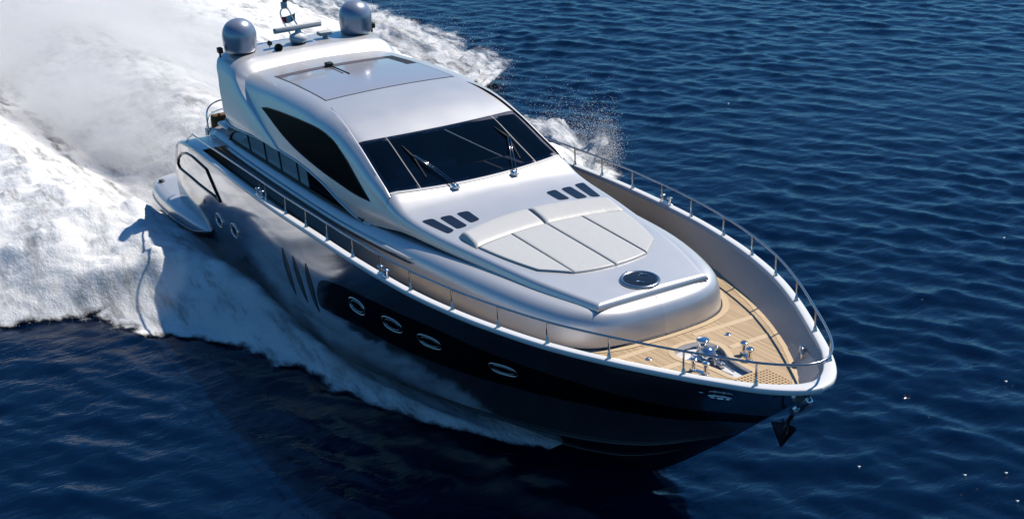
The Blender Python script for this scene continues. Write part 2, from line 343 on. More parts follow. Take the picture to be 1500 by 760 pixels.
PAN=[(7.42,0),(7.46,.2),(7.58,.33),(7.76,.38),(7.95,.35),(8.2,.25),(8.5,.19),(8.92,.17),(8.92,-.17),(8.5,-.19),(8.2,-.25),(7.95,-.35),(7.76,-.38),(7.58,-.33),(7.46,-.2)]
_p=Curve([np.array(q,float) for q in PAN[:8]],5).p; PANL=np.vstack([_p,(_p*[1,-1])[::-1][:-1]])
bm=bmesh.new(); bm.from_mesh(deck.data)
kill=[f for f in bm.faces if 7.2<f.calc_center_median().x<9.1 and abs(f.calc_center_median().y)<.6]
bmesh.ops.delete(bm,geom=kill,context='FACES')
be=[e_ for e_ in bm.edges if len(e_.link_faces)==1 and all(6.9<v.co.x<9.4 and abs(v.co.y)<.85 for v in e_.verts)]
dvs=[bm.verts.new((a,b,float(deck_z(a)))) for a,b in PANL]; ne=[bm.edges.new((dvs[i],dvs[(i+1)%len(dvs)])) for i in range(len(dvs))]
bmesh.ops.triangle_fill(bm,edges=be+ne,use_beauty=True,use_dissolve=False)
bm.to_mesh(deck.data); bm.free()
e1,e2=edge.copy(),edge.copy(); e2[:,1]=np.maximum(e2[:,1]-.10-.10*np.clip((tt-.9)/.1,0,1),0)
for e in (e1,e2): e[:,2]=deck_z(e[:,0])+.006
MB().both(np.stack([e1,e2],1),flip=True).build('margin_board',M['board'],yacht)
# house
hs=house_surface(170)
MB().both(hs,flip=True).build('deckhouse',M['silver'],yacht)
p=hs[:,1]; e=1e-3
def house_off(off,n=120,t0=.35,t1=1):
    t=t0+(t1-t0)*(1-(1-np.linspace(0,1,n))**1.4); q=HOUSE(t); tg=HOUSE(np.clip(t+e,0,1))-HOUSE(np.clip(t-e,0,1)); tg/=np.linalg.norm(tg,axis=1)[:,None]; tg[-1]=[0,-1]
    q=q+np.stack([-tg[:,1],tg[:,0]],-1)*off; return q
a,b=house_off(.04),house_off(.19)
MB().both(np.stack([np.c_[a,deck_z(a[:,0])+.008],np.c_[b,deck_z(b[:,0])+.008]],1)).build('margin_board',M['board'],yacht)
a=house_off(.062,160,.0,1); MB().tube(np.c_[a,deck_z(a[:,0])+.02],.012,5).tube(np.c_[a[:,0],-a[:,1],deck_z(a[:,0])+.02],.012,5).build('foot_seal',M['dark'],yacht)
# rounded moulding along the house side
for s in (-1,1):
    t=np.linspace(.02,.64,80); q=HOUSE(t); zz=pch(q[:,0],*ZSH); rr=np.r_[np.full(72,.055),np.linspace(.055,.01,8)]
    MB().tube(np.c_[q[:,0],s*(q[:,1]+.0),zz-.15-.02*np.linspace(0,1,80)],rr,8).build('side_moulding',M['silver'],yacht)
    MB().tube(np.c_[q[:,0],s*(q[:,1]+.028),zz-.215-.02*np.linspace(0,1,80)],.016,6).build('moulding_shade',M['dark'],yacht)  # dark strip painting in the shade under the moulding
# upper house
xs=np.r_[np.linspace(-6.9,-6.4,10),np.linspace(-6.35,6.5,240)]
cs=cab_surface(xs)
fr=[]
for k,dx in ((.9,.02),(.75,.045),(.5,.06),(.25,.062),(.0,.06)):
    q=cs[-1].copy(); q[:,0]+=dx; zb=q[0,2]; q[:,2]=np.minimum(q[:,2],zb+(q[:,2].max()-zb)*k); fr.append(q)
cs=np.concatenate([cs,np.array(fr)],0)
cabm=MB()
nonskid_from=np.searchsorted(xs,1.55)
cabm.both(cs,mi=0)
cab=cabm.build('superstructure',[M['silver']],yacht)
def surf(a,b,o=.004): return (a,b,top_z(a,b)+o)
# windscreen: three panes, light dividers, bottom and top trims
def wsx(y,v):  # v 0 bottom .. 1 top
    ky=(abs(y)/1.9)**2
    return (.96-.20*ky)*(1-v)+(-.64-.14*ky)*v
def wsy(k,v): return k*(1.905*(1-v)+1.775*v)
def ws_strip(k0,k1,v0,v1,o,nk=16,nv=14):
    return np.array([[surf(wsx(wsy(k,v),v),wsy(k,v),o) for v in np.linspace(v0,v1,nv)] for k in np.linspace(k0,k1,nk)])
bm=bmesh.new(); bm.from_mesh(cab.data); kill=[]
for f in bm.faces:
    if f.calc_center_median().z<3.75: continue
    ok=True
    for vv in f.verts:
        x,y=vv.co.x,vv.co.y; v=(wsx(y,0)-x)/(wsx(y,0)-wsx(y,1))
        if not(.03<v<.97 and abs(y)<wsy(1,min(max(v,0),1))-.015): ok=False
    if ok: kill.append(f)
bmesh.ops.delete(bm,geom=kill,context='FACES'); bm.to_mesh(cab.data); bm.free()
# wheelhouse seen through the tinted glass
ds=MB().grid(np.array([[(x,y,z) for x,z in ((.85,3.62),(.35,3.60),(-.25,3.66),(-.45,3.60),(-.5,3.0))] for y in np.linspace(-1.8,1.8,12)])).build('dashboard',M['interior'],yacht)
MB().poly([(1.0,-1.95,2.95),(-4.5,-1.95,2.95),(-4.5,1.95,2.95),(1.0,1.95,2.95)]).build('cabin_floor',M['interior'],yacht)
MB().poly([(-4.5,-1.9,2.95),(-4.5,1.9,2.95),(-4.5,1.8,4.6),(-4.5,-1.8,4.6)]).build('cabin_bulkhead',M['interior'],yacht)
for y in (-.55,.25):
    st_=MB().box((-1.25,y,3.45),(.55,.6,.16),.06).build('helm_seat',M['seat'],yacht)
    MB().box((-1.52,y,3.82),(.16,.62,.66),.07,rot=(0,-.15,0)).build('seat_back',M['seat'],st_)
for k0,k1 in ((-1,-.69),(-.67,.67),(.69,1)):
    MB().grid(ws_strip(k0,k1,.0,1,.012)).build('windscreen_pane',M['windscreen'],yacht)
for k in (-.68,.68): MB().grid(ws_strip(k-.006,k+.006,0,1,.016,3)).build('windscreen_divider',M['divider'],yacht)
MB().grid(ws_strip(-1,1,-.035,0,.010,30,3)).grid(ws_strip(-1,1,1.0,1.012,.010,30,3)).build('windscreen_trim',M['lightgrey'],yacht)
# raised side pillars beside the windscreen
for s in (-1,1):
    rows=[]
    for x in np.linspace(-2.35,.86,60):
        h_=.04*math.sin(math.pi*min(1,max(0,(x+2.35)/.9))/2)*min(1,max(.0,(.9-x)/.25))
        v=(.76-x)/(1.52); yc=float(pch(x,[-2.4,-.79,.73,.9],[1.60,1.785,1.915,1.93]))
        sct=cab_section(x)[10:]; row=[(x,s*(yc-.012),top_z(x,yc-.012)+.001),(x,s*(yc+.008),top_z(x,yc)+h_),(x,s*(yc+.03),top_z(x,yc)+h_+.0015)]
        arc=[q for q in sct[::-1] if q[0]>yc+.04][:9]
        while len(arc)<9: arc.append(sct[0])
        for i,q in enumerate(arc):
            k=1-(i+1)/9; k=k*k*(3-2*k); row.append((x,s*(q[0]+.002),q[1]+h_*k+.001))
        rows.append(row)
    g=np.array(rows); MB().grid(g[:,:2],flip=s<0,mi=1,smooth=False).grid(g[:,1:],flip=s<0).build('windscreen_pillar',[M['silver'],M['black']],yacht)
# side windows
WIN=[(-4.98,4.14),(-4.7,4.20),(-4.3,4.25),(-2.94,4.36),(-1.98,4.39),(-1.4,4.32),(-1.02,4.19),(-.51,3.97),(.0,3.73),(.31,3.58),(-.23,3.575),(-.93,3.61),(-1.97,3.69),(-3.0,3.79),(-3.7,3.9),(-4.2,4.0),(-4.6,4.08)]
wp=Curve([np.array(p) for p in WIN[:10]],6).p; wp2=Curve([np.array(p) for p in WIN[9:]+WIN[:1]],6).p
wpoly=np.vstack([wp,wp2[1:-1]])
for s in (-1,1):
    V,F=patch(wpoly,lambda a,b:(a,s*(side_y(a,b)+.006),b),.25)
    wo=MB().add(V,F,0).build('side_window',M['sideglass'],yacht)
    ring=[(a,s*(side_y(a,b)+.004),b) for a,b in wpoly]
    MB().tube(ring,.012,6,closed=True).build('window_seal',M['rubber'],wo)
# cockpit side glass under the sweep of the arch
WTOP=([-6.78,-6.6,-6.2,-5.14,-4.07,-2.72,-1.63,-.6,.12],[2.96,3.16,3.32,3.44,3.53,3.56,3.48,3.235,3.11])
for s in (-1,1):
    wx=np.linspace(-6.78,.12,60); zt=pch(wx,*WTOP); zl=pch(wx,*ZSH)+.0
    top=np.c_[wx,np.full(60,s*2.215),zt]; low=np.c_[wx,np.full(60,s*2.17),zl+.005]
    k=37
    gl=MB().grid(np.stack([low[:k+1],top[:k+1]],1),flip=s>0).build('cockpit_glass',M['paleglass'],yacht)
    MB().grid(np.stack([low[k:],top[k:]],1),flip=s>0).build('cockpit_glass',M['sideglass'],yacht)
    fr=MB().tube(top[:k+4]+[0,0,.0],.028,6).tube(low+[0,s*.02,.015],.03,6)
    fr.build('glass_frame',M['rubber'],gl)
    for mx in (-5.6,-4.7,-3.8,-2.9):
        i=int(np.argmin(abs(wx-mx))); MB().tube([low[i],top[i]],.03,6).build('mullion',M['rubber'],gl)
    ed=np.array([(x,s*(float(pch(x,*YB))+.01),float(pch(x,*ZB))-.005) for x in np.linspace(-6.9,.4,70)])
    MB().tube(ed,.022,6).build('panel_edge',M['white'],yacht)
# roof: sliding panel
def roofquad(y0f,y0r,x0,x1,o,nx=20,ny=24,ya=-1,yb_=1):
    return np.array([[surf(x0+(x1-x0)*a,(y0f+(y0r-y0f)*a)*k,o) for k in np.linspace(ya,yb_,ny)] for a in np.linspace(0,1,nx)])
MB().grid(roofquad(1.53,1.47,-2.76,-5.62,.003)).build('sunroof_seam',M['dark'],yacht)
MB().grid(roofquad(1.505,1.445,-2.785,-5.30,.0075)).build('sunroof_panel',M['roofpanel'],yacht)
MB().grid(roofquad(1.445,1.44,-5.36,-5.60,.006,4)).build('sunroof_recess_shade',mat('recess_shade_grey',(.13,.12,.15),.9,spec=.1),yacht)  # flat dark strip: shade of the rear recess put into the colour
MB().grid(np.array([[surf(x,y,.010) for y in (1.20,1.45)] for x in np.linspace(-5.58,-4.35,12)])).build('sunroof_gap_shade',M['rubber'],yacht)  # flat black strip painted as the shaded port wall of the opening
MB().tube([surf(-5.42,-.17,.02),surf(-4.3,-.24,.02)],.014,6).tube([surf(-5.42,-.25,.015),surf(-4.45,-.32,.015)],.008,6).box(surf(-5.45,-.2,.05),(.16,.16,.09),.015).build('sunroof_arm',M['rubber'],yacht)
# radar arch: swept profile, stations (y, z, front x, rear x, step)
AST=[(0,4.77,-6.93,-8.05,.25),(.7,4.768,-6.92,-8.05,.25),(1.3,4.75,-6.88,-8.03,.25),(1.70,4.715,-6.82,-8.05,.24),(1.90,4.62,-6.75,-7.98,.24),(2.01,4.47,-6.6,-7.85,.22),(2.09,4.26,-6.15,-7.6,.19),(2.165,4.02,-5.35,-7.38,.14),(2.22,3.80,-4.65,-7.15,.08),(2.26,3.62,-4.05,-6.95,.03),(2.275,3.52,-3.75,-6.8,.005)]
ac=Curve([np.array(q) for q in AST],10); aq=ac(np.linspace(0,1,90))
rows=[]
for i,q in enumerate(aq):
    j0,j1=max(i-1,0),min(i+1,len(aq)-1); tg=np.array([aq[j1,0]-aq[j0,0],aq[j1,1]-aq[j0,1]]); tg/=np.linalg.norm(tg)
    if i==0: tg=np.array([1.,0])
    n=np.array([-tg[1],tg[0]]); n=n if n@np.array([aq[i,0],aq[i,1]-3.2])>0 else -n   # outward
    y,z,xf,xr,st=q; top=math.hypot(0,1)
    band=.46*min(1,st/.25)+.02
    def pt(x,d): return (x,y-n[0]*d,z-n[1]*d)
    rows.append([pt(xf+band*1.15,st+.34),pt(xf+band,st),pt(xf+band*.5,st*.5),pt(xf+.06*band,st*.05),pt(xf-.03,.0),pt(xf-.2,-.012),pt((xf+xr)/2,-.015),pt(xr+.1,0),pt(xr+.01,.05),pt(xr,.10),pt(xr+.05,.14),pt(xr+.4,.16)])
ar=np.array(rows); MB().both(ar[:,:4],flip=True).both(ar[:,3:],flip=True).build('radar_arch',M['silver'],yacht,smooth_angle=22)
# aft bulkhead and cockpit under the overhang
MB().poly([(-6.2,-2.15,2.3),(-6.2,2.15,2.3),(-6.2,1.7,4.42),(-6.2,-1.7,4.42)]).build('aft_doors',M['sideglass'],yacht)
for s in (-1,1):
    x=np.linspace(-8.55,-6.7,14); sh=sheer_at(x)
    rows=[np.c_[x,s*(sh[:,0]-o),sh[:,1]+d] for o,d in ((-.015,-.05),(.0,.01),(.06,.035),(.3,.05),(.62,.045),(.72,.02),(.76,-.05),(.78,-.5))]
    MB().grid(np.stack(rows,1),flip=s<0).build('stern_coaming',M['silver'],yacht)
MB().box((-8.5,0,2.2),(.12,4.4,1.2),.04).build('transom_wall',M['silver'],yacht)
for s in (-1,1):
    sp=MB().box((-7.75,s*1.75,2.62),(.9,.75,.32),.08).build('cockpit_seat',M['tan'],yacht)
    MB().box((-8.15,s*1.75,2.95),(.16,.8,.5),.07).build('seat_back',M['tan'],sp)
MB().box((-7.35,-1.72,3.12),(.62,.9,.09),.03).tube([(-7.35,-1.7,2.4),(-7.35,-1.7,3.1)],.07,10).build('cockpit_table',M['white'],yacht)
def rail_loop(name,P,r=.022): return MB().tube(smooth_path(P,6),r,8).build(name,M['chrome'],yacht)
rail_loop('stern_rail',[(-8.45,-1.35,2.75),(-8.5,-1.4,3.25),(-8.5,-1.75,3.4),(-8.45,-2.1,3.25),(-8.4,-2.15,2.75)])
rail_loop('stern_rail',[(-8.1,-1.75,2.8),(-8.25,-1.75,3.5),(-8.15,-1.55,3.72),(-7.8,-1.5,3.68)])
rail_loop('stern_rail',[(-9.0,-2.0,2.55),(-8.9,-1.9,2.95),(-8.4,-1.7,3.2),(-7.9,-1.75,3.2),(-7.8,-1.8,2.7)])
rail_loop('stern_rail',[(-8.45,1.35,2.75),(-8.5,1.4,3.25),(-8.5,1.75,3.4),(-8.45,2.1,3.25),(-8.4,2.15,2.75)])
# swim platform with wings hugging the quarters
px=np.r_[-10.72,-10.70,-10.6,-10.35,np.linspace(-10.0,-6.6,22),-6.4,-6.22,-6.1]
yo=pch(px,[-10.72,-10.7,-10.6,-10.35,-9.8,-9,-8,-7.2,-6.6,-6.3,-6.1],[2.3,2.55,2.85,3.08,3.24,3.32,3.36,3.32,3.22,3.13,3.05])
zt=pch(px,[-10.72,-10.6,-10.3,-9,-7,-6.1],[1.0,1.10,1.14,1.17,1.20,1.16]); zl=pch(px,[-10.72,-10.3,-7,-6.1],[.86,.80,.88,1.08])
rows=np.stack([np.c_[px,y,z] for y,z in ((yo*0,zt),(yo-.9,zt),(yo-.30,zt),(yo-.13,zt-.02),(yo-.045,zt-.07),(yo-.005,zt-.13),(yo,(zt-.13)*.45+zl*.55),(yo-.03,zl),(yo-.25,zl-.12),(yo-.9,zl-.2),(yo*0,zl-.2))],1)
MB().both(rows,flip=True).build('swim_platform',M['silver'],yacht)
for s in (-1,1): MB().tube(np.c_[px[2:],s*(yo[2:]+.005),zl[2:]+.03],.022,6).build('platform_fender',M['brushed'],yacht)
for s in (-1,1): MB().lathe([(0,.05),(.07,.05),(.08,0)],(-10.0,s*2.95,1.15)).build('platform_cleat',M['dark'],yacht)
# --- things on the hull sides ---
def local(t,w,s):
    p=hull_pt(t,w,0,s); e=4e-3; u=hull_pt(t+e,w,0,s)-hull_pt(t-e,w,0,s); u/=np.linalg.norm(u); n=hull_n(t,w,s); v=np.cross(n,u); v/=np.linalg.norm(v)
    if v[2]<0: v=-v
    return p,u,v,n
def oval(p,u,v,n,a,b,off,N=28,pw=2.6):
    out=[]
    for i in range(N):
        th=2*math.pi*i/N; c,s_=math.cos(th),math.sin(th)
        out.append(p+u*a*math.copysign(abs(c)**(2/pw),c)+v*b*math.copysign(abs(s_)**(2/pw),s_)+n*off)
    return out
for (t,w,a,b) in ((.5275,.675,.27,.155),(.5863,.655,.28,.155),(.6388,.615,.29,.155),(.73,.53,.31,.15),(.17,.605,.22,.14),(.2212,.625,.22,.14)):
    for s in (-1,1):
        p,u,v,n=local(t,w,s); u2=u*.97-v*.12*0; 
        po=empty('porthole',tuple(p),yacht); q=np.zeros(3)
        MB().tube(oval(q,u,v,n,a,b,.010),.013,8,closed=True).tube(oval(q,u,v,n,a*.72,b*.66,.010),.006,6,closed=True).build('frame',M['chrome'],po)
        MB().poly([tuple(k) for k in oval(q,u,v,n,a,b,.010)]).build('pane',M['black'],po)
for (t0,w0,t1,w1) in ((.3588,.775,.3912,.44),(.386,.765,.42,.445),(.4175,.775,.445,.415)):
    for s in (-1,1):
        k=np.linspace(0,1,24); tc=t0+(t1-t0)*k; wc=w0+(w1-w0)*k; hw=.0060*np.sin(np.pi*k**.85)**.8+1e-5
        g=np.stack([hull_pt(tc-hw,wc,.006,s),hull_pt(tc,wc,.008,s),hull_pt(tc+hw,wc,.006,s)],1)
        lv=MB().grid(g,flip=s<0).build('gill',M['black'],yacht)
        g2=np.stack([hull_pt(tc+hw*.55,wc,.008,s),hull_pt(tc+hw*.75,wc,.012*np.sin(np.pi*k)[:,None]+.009,s),hull_pt(tc+hw*1.15,wc,.004,s)],1)
        MB().grid(g2,flip=s<0).build('fin',M['dark'],lv)
GAR=[(.017,.80),(.021,.855),(.036,.905),(.055,.93),(.078,.938),(.1288,.928),(.150,.86),(.178,.765),(.158,.775),(.10,.765),(.05,.765),(.0262,.768)]
for s in (-1,1):
    gp=[]
    for i,a in enumerate(GAR):
        b=GAR[(i+1)%len(GAR)]
        for k in np.linspace(0,1,8,endpoint=False): gp.append(hull_pt(a[0]+(b[0]-a[0])*k,a[1]+(b[1]-a[1])*k,.004,s))
    MB().tube(gp,.035,6,closed=True).build('side_hatch_seal',M['black'],yacht)
    p,u,v,n=local(.118,.66,s); MB().poly([tuple(k) for k in oval(p,u,v,n,.05,.05,.008)]).build('vent_hole',M['black'],yacht)
    p,u,v,n=local(.9425,.77,s); po=empty('hawsehole',tuple(p),yacht); q=np.zeros(3)
    MB().tube(oval(q,u,v,n,.18,.06,.03),.016,8,closed=True).tube([q+u*.07-v*.07+n*.03,q+u*.07+v*.07+n*.03],.02,8).tube([q-u*.07-v*.07+n*.03,q-u*.07+v*.07+n*.03],.02,8).build('frame',M['chrome'],po)
    MB().poly([tuple(k) for k in oval(q,u,v,n,.18,.06,.028)]).build('plate',M['chrome'],po)
# --- rails ---
RX=[10.0,9.01,7.98,6.93,5.87,4.8,3.71,2.66,1.59,.56,-.46,-1.5,-2.55,-3.6,-4.6,-5.5,-6.3]
rt=1-(1-np.linspace(.19,1,150))**1.6
RH=.40
def railpt(t,dz=RH):
    p=off_line(-.07,0,t); p[:,2]+=dz; return p
half=railpt(rt); tail=np.array([[-7.35,half[0,1]-.02,half[0,2]-RH+.02],[-7.15,half[0,1],half[0,2]-RH*.55],[-6.85,half[0,1],half[0,2]-.06]])
k0=np.searchsorted(half[:,0],-6.6); half=np.vstack([tail,half[k0:]])
full=np.vstack([half,(half*[1,-1,1])[::-1][1:]])
MB().tube(full,.020,8).build('hand_rail',M['brushed'],yacht)
st0=None
for x in RX:
    i=int(np.argmin(abs(half[3:,0]-x)))+3; q=half[i]
    for s in (-1,1):
        if st0 is None:
            st0=MB().tube([(0,0,.03),(0,0,RH)],.017,8).lathe([(.040,.025),(.038,.045),(.030,.06),(.027,.10),(.018,.115)],n=10).build('stanchion',M['brushed'],yacht); o=st0
        else: o=st0.copy(); C.objects.link(o)
        o.location=(q[0],s*q[1],q[2]-RH)
cl0=None
for x in (2.75,-4.5):
    i=int(np.argmin(abs(half[:,0]-x))); q=half[i]
    for s in (-1,1):
        if cl0 is None:
            cl0=MB()
            for dx in (-.11,.11): cl0.lathe([(.05,0),(.035,.02),(.03,.12),(.055,.14),(.055,.165),(0,.17)],(dx,0,.03),n=12)
            cl0=cl0.box((0,0,.045),(.34,.09,.03),.01).build('cleat',M['chrome'],yacht); o=cl0
        else: o=cl0.copy(); C.objects.link(o)
        o.location=(q[0],s*(q[1]+.01),q[2]-RH)
# --- foredeck gear ---
dz_=lambda x: float(deck_z(x))
top=np.array([(a,b,dz_(a)+.002) for a,b in PANL]); low=np.array([(a,b,dz_(a)-.10) for a,b in PANL])
pan=MB().poly([tuple(q) for q in low]).build('windlass_pan',M['white'],yacht)
MB().grid(np.stack([top,low],1),closed_u=True).build('pan_wall',M['brushed'],pan)
cen=np.array([8.0,0]); 
def ring_off(P,d):
    n=len(P); out=[]
    for i in range(n):
        t=P[(i+1)%n]-P[i-1]; t=t/np.linalg.norm(t); nn=np.array([t[1],-t[0]]); nn=nn if np.dot(nn,P[i]-np.array([min(max(P[i][0],7.76),8.9),0]))>0 else -nn
        out.append(P[i]+nn*d)
    return np.array(out)
ro=ring_off(PANL,.10)
MB().grid(np.stack([np.array([(a,b,dz_(a)+.006) for a,b in PANL]),np.array([(a,b,dz_(a)+.006) for a,b in ro])],1),closed_u=True).build('margin_board',M['board'],yacht)
for s in (-1,1):
    for x,y0,y1 in ((7.20,.34,1.70),(7.96,.50,1.36)):
        MB().poly([(x-.06,s*y0,dz_(x)+.005),(x+.06,s*y0,dz_(x)+.005),(x+.06,s*(y1-.06),dz_(x)+.005),(x-.06,s*y1,dz_(x)+.005)]).build('cross_board',M['board'],yacht)
    MB().lathe([(.0,.012),(.05,.012),(.06,.0)],(7.52,s*.80,dz_(7.5)),n=18).build('deck_fitting',M['chrome'],yacht)
    b=empty('bollard',(8.40,s*.47,dz_(8.4)),yacht); b.scale=(.8,.68,.85)
    MB().box((0,0,.008),(.44,.13,.016),.006,rot=(0,0,s*-.36)).build('base',M['chrome'],b)
    for dx in (-.14,.14):
        MB().lathe([(.062,.01),(.05,.03),(.047,.19),(.085,.20),(.09,.225),(.075,.24),(0,.243)],(dx,-s*.36*dx,0),n=18).build('post',M['chrome'],b)
    f=empty('fairlead',(9.10,s*(float(hull_breadth(9.1,3.06))-.13),3.06),yacht)
    MB().tube([(.12*math.cos(a),0,.10*math.sin(a)) for a in np.linspace(0,2*math.pi,20,endpoint=False)],.03,8,closed=True).build('frame',M['chrome'],f)
    MB().tube([(-.05,0,-.1),(-.05,0,.1)],.025,8).tube([(.05,0,-.1),(.05,0,.1)],.025,8).build('roller',M['rubber'],f)
    f.rotation_euler=(0,0,s*R(-36))
wl=empty('windlass',(7.80,.02,dz_(7.8)-.1),yacht); wl.scale=(.72,.66,.72)
MB().box((.16,0,.04),(.62,.36,.08),.02).build('base',M['chrome'],wl)
MB().lathe([(.16,.06),(.15,.10),(.105,.15),(.09,.25),(.10,.33),(.15,.37),(.155,.41),(.13,.425),(.05,.43),(0,.43)],(0,.06,.02),n=28).build('capstan_drum',M['chrome'],wl)
MB().lathe([(.0,-.17),(.10,-.165),(.15,-.12),(.165,0),(.15,.12),(.10,.165),(0,.17)],(.27,-.02,.2),(.25,1,0),n=24).build('gear_case',M['chrome'],wl)
MB().tube([(.2,.2,.1),(.2,.26,.2),(.24,.28,.25)],.025,8).lathe([(.0,.0),(.05,.01),(.05,.06),(0,.07)],(.24,.28,.24),n=12).build('brake_handle',M['chrome'],wl)
MB().box((.62,0,.12),(.34,.16,.12),.03,rot=(0,.12,0)).box((.62,.09,.16),(.1,.05,.18),.015).box((.62,-.09,.16),(.1,.05,.18),.015).build('chain_stopper',M['brushed'],wl)
ch=MB()
for i in range(16):
    c=Vector((.42+.048*i,0,.19-.004*i)); a=0 if i%2 else 1
    ch.tube([c+Vector((.035*math.cos(t),.02*math.sin(t)*(1-a),.02*math.sin(t)*a)) for t in np.linspace(0,2*math.pi,10,endpoint=False)],.009,5,closed=True)
ch.build('anchor_chain',M['brushed'],wl)
MB().box((-.2,.14,.12),(.1,.03,.03),.008).box((-.24,.14,.08),(.03,.03,.12),.008).build('switch_lever',M['chrome'],wl)
# grating over the chain locker
gm=mat('grating_teak',(.55,.38,.2),.6); n,l,b=nodes(gm); tc=n.new('ShaderNodeTexCoord')
vm=n.new('ShaderNodeVectorMath'); vm.operation='MULTIPLY'; vm.inputs[1].default_value=(1/.072,1/.062,0); l.new(tc.outputs['Object'],vm.inputs[0])
vf=n.new('ShaderNodeVectorMath'); vf.operation='FRACTION'; l.new(vm.outputs[0],vf.inputs[0])
vd=n.new('ShaderNodeVectorMath'); vd.operation='DISTANCE'; vd.inputs[1].default_value=(.5,.5,0); l.new(vf.outputs[0],vd.inputs[0])
lt=n.new('ShaderNodeMath'); lt.operation='LESS_THAN'; lt.inputs[1].default_value=.30; l.new(vd.outputs['Value'],lt.inputs[0])
mx=n.new('ShaderNodeMix'); mx.data_type='RGBA'; l.new(lt.outputs[0],mx.inputs['Factor']); mx.inputs['A'].default_value=(.56,.39,.21,1); mx.inputs['B'].default_value=(.03,.02,.015,1); l.new(mx.outputs['Result'],b.inputs['Base Color'])
GR=[(8.98,-.40),(8.98,.40),(9.62,.34),(9.72,.2),(9.72,-.2),(9.62,-.34)]
gb=MB().prism([(a,b_,dz_(a)+.004) for a,b_ in GR],.03).build('deck_grating',gm,yacht)
# stem head fitting and anchor under the bow
MB().box((10.28,0,2.98),(.34,.10,.12),.03,rot=(0,-.9,0)).tube([(10.12,-.1,2.82),(10.12,.1,2.82)],.06,10).build('bow_roller',M['chrome'],yacht)
an=empty('anchor',(9.97,0,2.62),yacht); an.scale=(.76,.8,.78)
MB().tube([(.12,0,.16),(-.02,0,-.08),(-.12,0,-.38)],[.04,.05,.06],8).build('shank',M['gunmetal'],an)
fl=MB()
for s in (-1,1):
    A=(-.10,0,-.16);T_=(-.24,0,-.74);W1=(-.38,s*.14,-.20);W2=(.05,s*.13,-.24)
    V=[A,W1,T_,W2,(-.2,s*.06,-.44)]
    fl.add(V,[[0,1,4],[1,2,4],[2,3,4],[3,0,4]],0,False).add([(p[0]+.03,p[1],p[2]-.02) for p in V],[[0,4,1],[1,4,2],[2,4,3],[3,4,0]],0,False)
fl.build('fluke',M['gunmetal'],an)
# hatch on the foredeck
hx=6.17; hz=top_z(hx,0)+.006
ht=empty('deck_hatch',(hx,0,hz),yacht); ht.rotation_euler=(0,.03,0)
MB().lathe([(.345,.0),(.345,.02),(.325,.035),(.295,.035),(.285,.022)],n=48).build('rim',M['brushed'],ht)
MB().lathe([(.288,.020),(.2,.026),(0,.028)],n=48).build('pane',M['glass'],ht)
MB().tube([(-.16,.10,.035),(-.06,.20,.035)],.012,6).build('handle',M['chrome'],ht)
MB().tube([(.16,-.02,.035),(.05,-.12,.035)],.012,6).build('handle',M['chrome'],ht)
MB().tube([(-.28,-.16,.035),(-.33,-.03,.035)],.014,6).build('hinge',M['chrome'],ht)
# six louvre panels ahead of the windscreen
VT=[[(1.80,-1.80),(1.82,-1.57),(2.53,-1.50),(2.60,-1.67)],[(1.86,-1.45),(1.88,-1.22),(2.49,-1.20),(2.51,-1.43)],[(1.87,-1.10),(1.90,-.86),(2.37,-.87),(2.41,-1.09)]]
for s in (-1,1):
    for q in VT:
        V,F=patch(rounded([(a,-s*b) for a,b in q][::s],.07),lambda a,b:surf(a,b,.007),.2)
        MB().add(V,F).build('air_vent',M['glass'],yacht)
# wipers
for s,(pv,el,b0,b1) in ((1,((1.06,-.67),(.05,-1.01),(-.32,-1.05),(.65,-1.05))),(1,((1.06,.65),(.06,1.14),(-.29,1.05),(.71,1.03)))):
    wp_=empty('wiper',surf(*pv,.03),yacht); o=Vector(surf(*pv,.03))
    L=lambda q,h: tuple(Vector(surf(*q,h))-o)
    d=.035
    MB().lathe([(.05,-.03),(.05,.04),(.03,.06),(0,.062)],n=12).box((.03,.03,.0),(.1,.14,.05),.012).build('pivot',M['chrome'],wp_)
    MB().tube([L(pv,.06),L(((pv[0]+el[0])/2,(pv[1]+el[1])/2),.09),L(el,.07)],.013,6).tube([L((pv[0]+.03,pv[1]+2*d),.06),L(((pv[0]+el[0])/2,(pv[1]+el[1])/2+1.6*d),.09),L((el[0]+.02,el[1]+d),.07)],.011,6).build('arm',M['rim'],wp_)
    MB().tube([L(b0,.02),L(el,.045),L(b1,.02)],.018,6).box(L(el,.05),(.12,.05,.04),.01).build('blade',M['rubber'],wp_)
# --- arch gear ---
az=4.70
for s in (-1,1):
    d=empty('satellite_dome',(-7.5,s*1.48,4.70),yacht)
    MB().lathe([(.27,-.03),(.27,.0),(.2,.02),(.17,.04),(.17,.11)],n=24).build('pedestal',M['dark'],d)
    MB().lathe([(0,.085),(.30,.085),(.355,.09),(.37,.11),(.378,.18),(.388,.33),(.395,.45),(.385,.54),(.36,.62),(.315,.70),(.25,.765),(.17,.81),(.08,.835),(0,.84)],n=40).build('radome',M['dome'],d)
    c=empty('deck_camera',(-7.6,s*1.95,4.68),yacht)
    MB().tube([(0,0,0),(0,0,.12)],.025,8).build('post',M['dark'],c); MB().box((.02,0,.17),(.16,.11,.13),.02).build('case',M['rubber'],c)
rd=empty('radar',(-7.32,-.10,4.74),yacht)
MB().lathe([(.26,0),(.26,.02),(.19,.04),(.15,.07)],n=24).build('foot',M['dark'],rd)
MB().lathe([(.14,.06),(.20,.10),(.215,.17),(.20,.24),(.12,.28),(.07,.30),(.06,.37)],n=28).build('motor_housing',M['white'],rd)
MB().box((0,0,.42),(.14,1.22,.13),.035,rot=(0,-.25,.06)).build('scanner_bar',M['lightgrey'],rd)
ga=empty('antenna_box',(-7.4,.62,4.74),yacht)
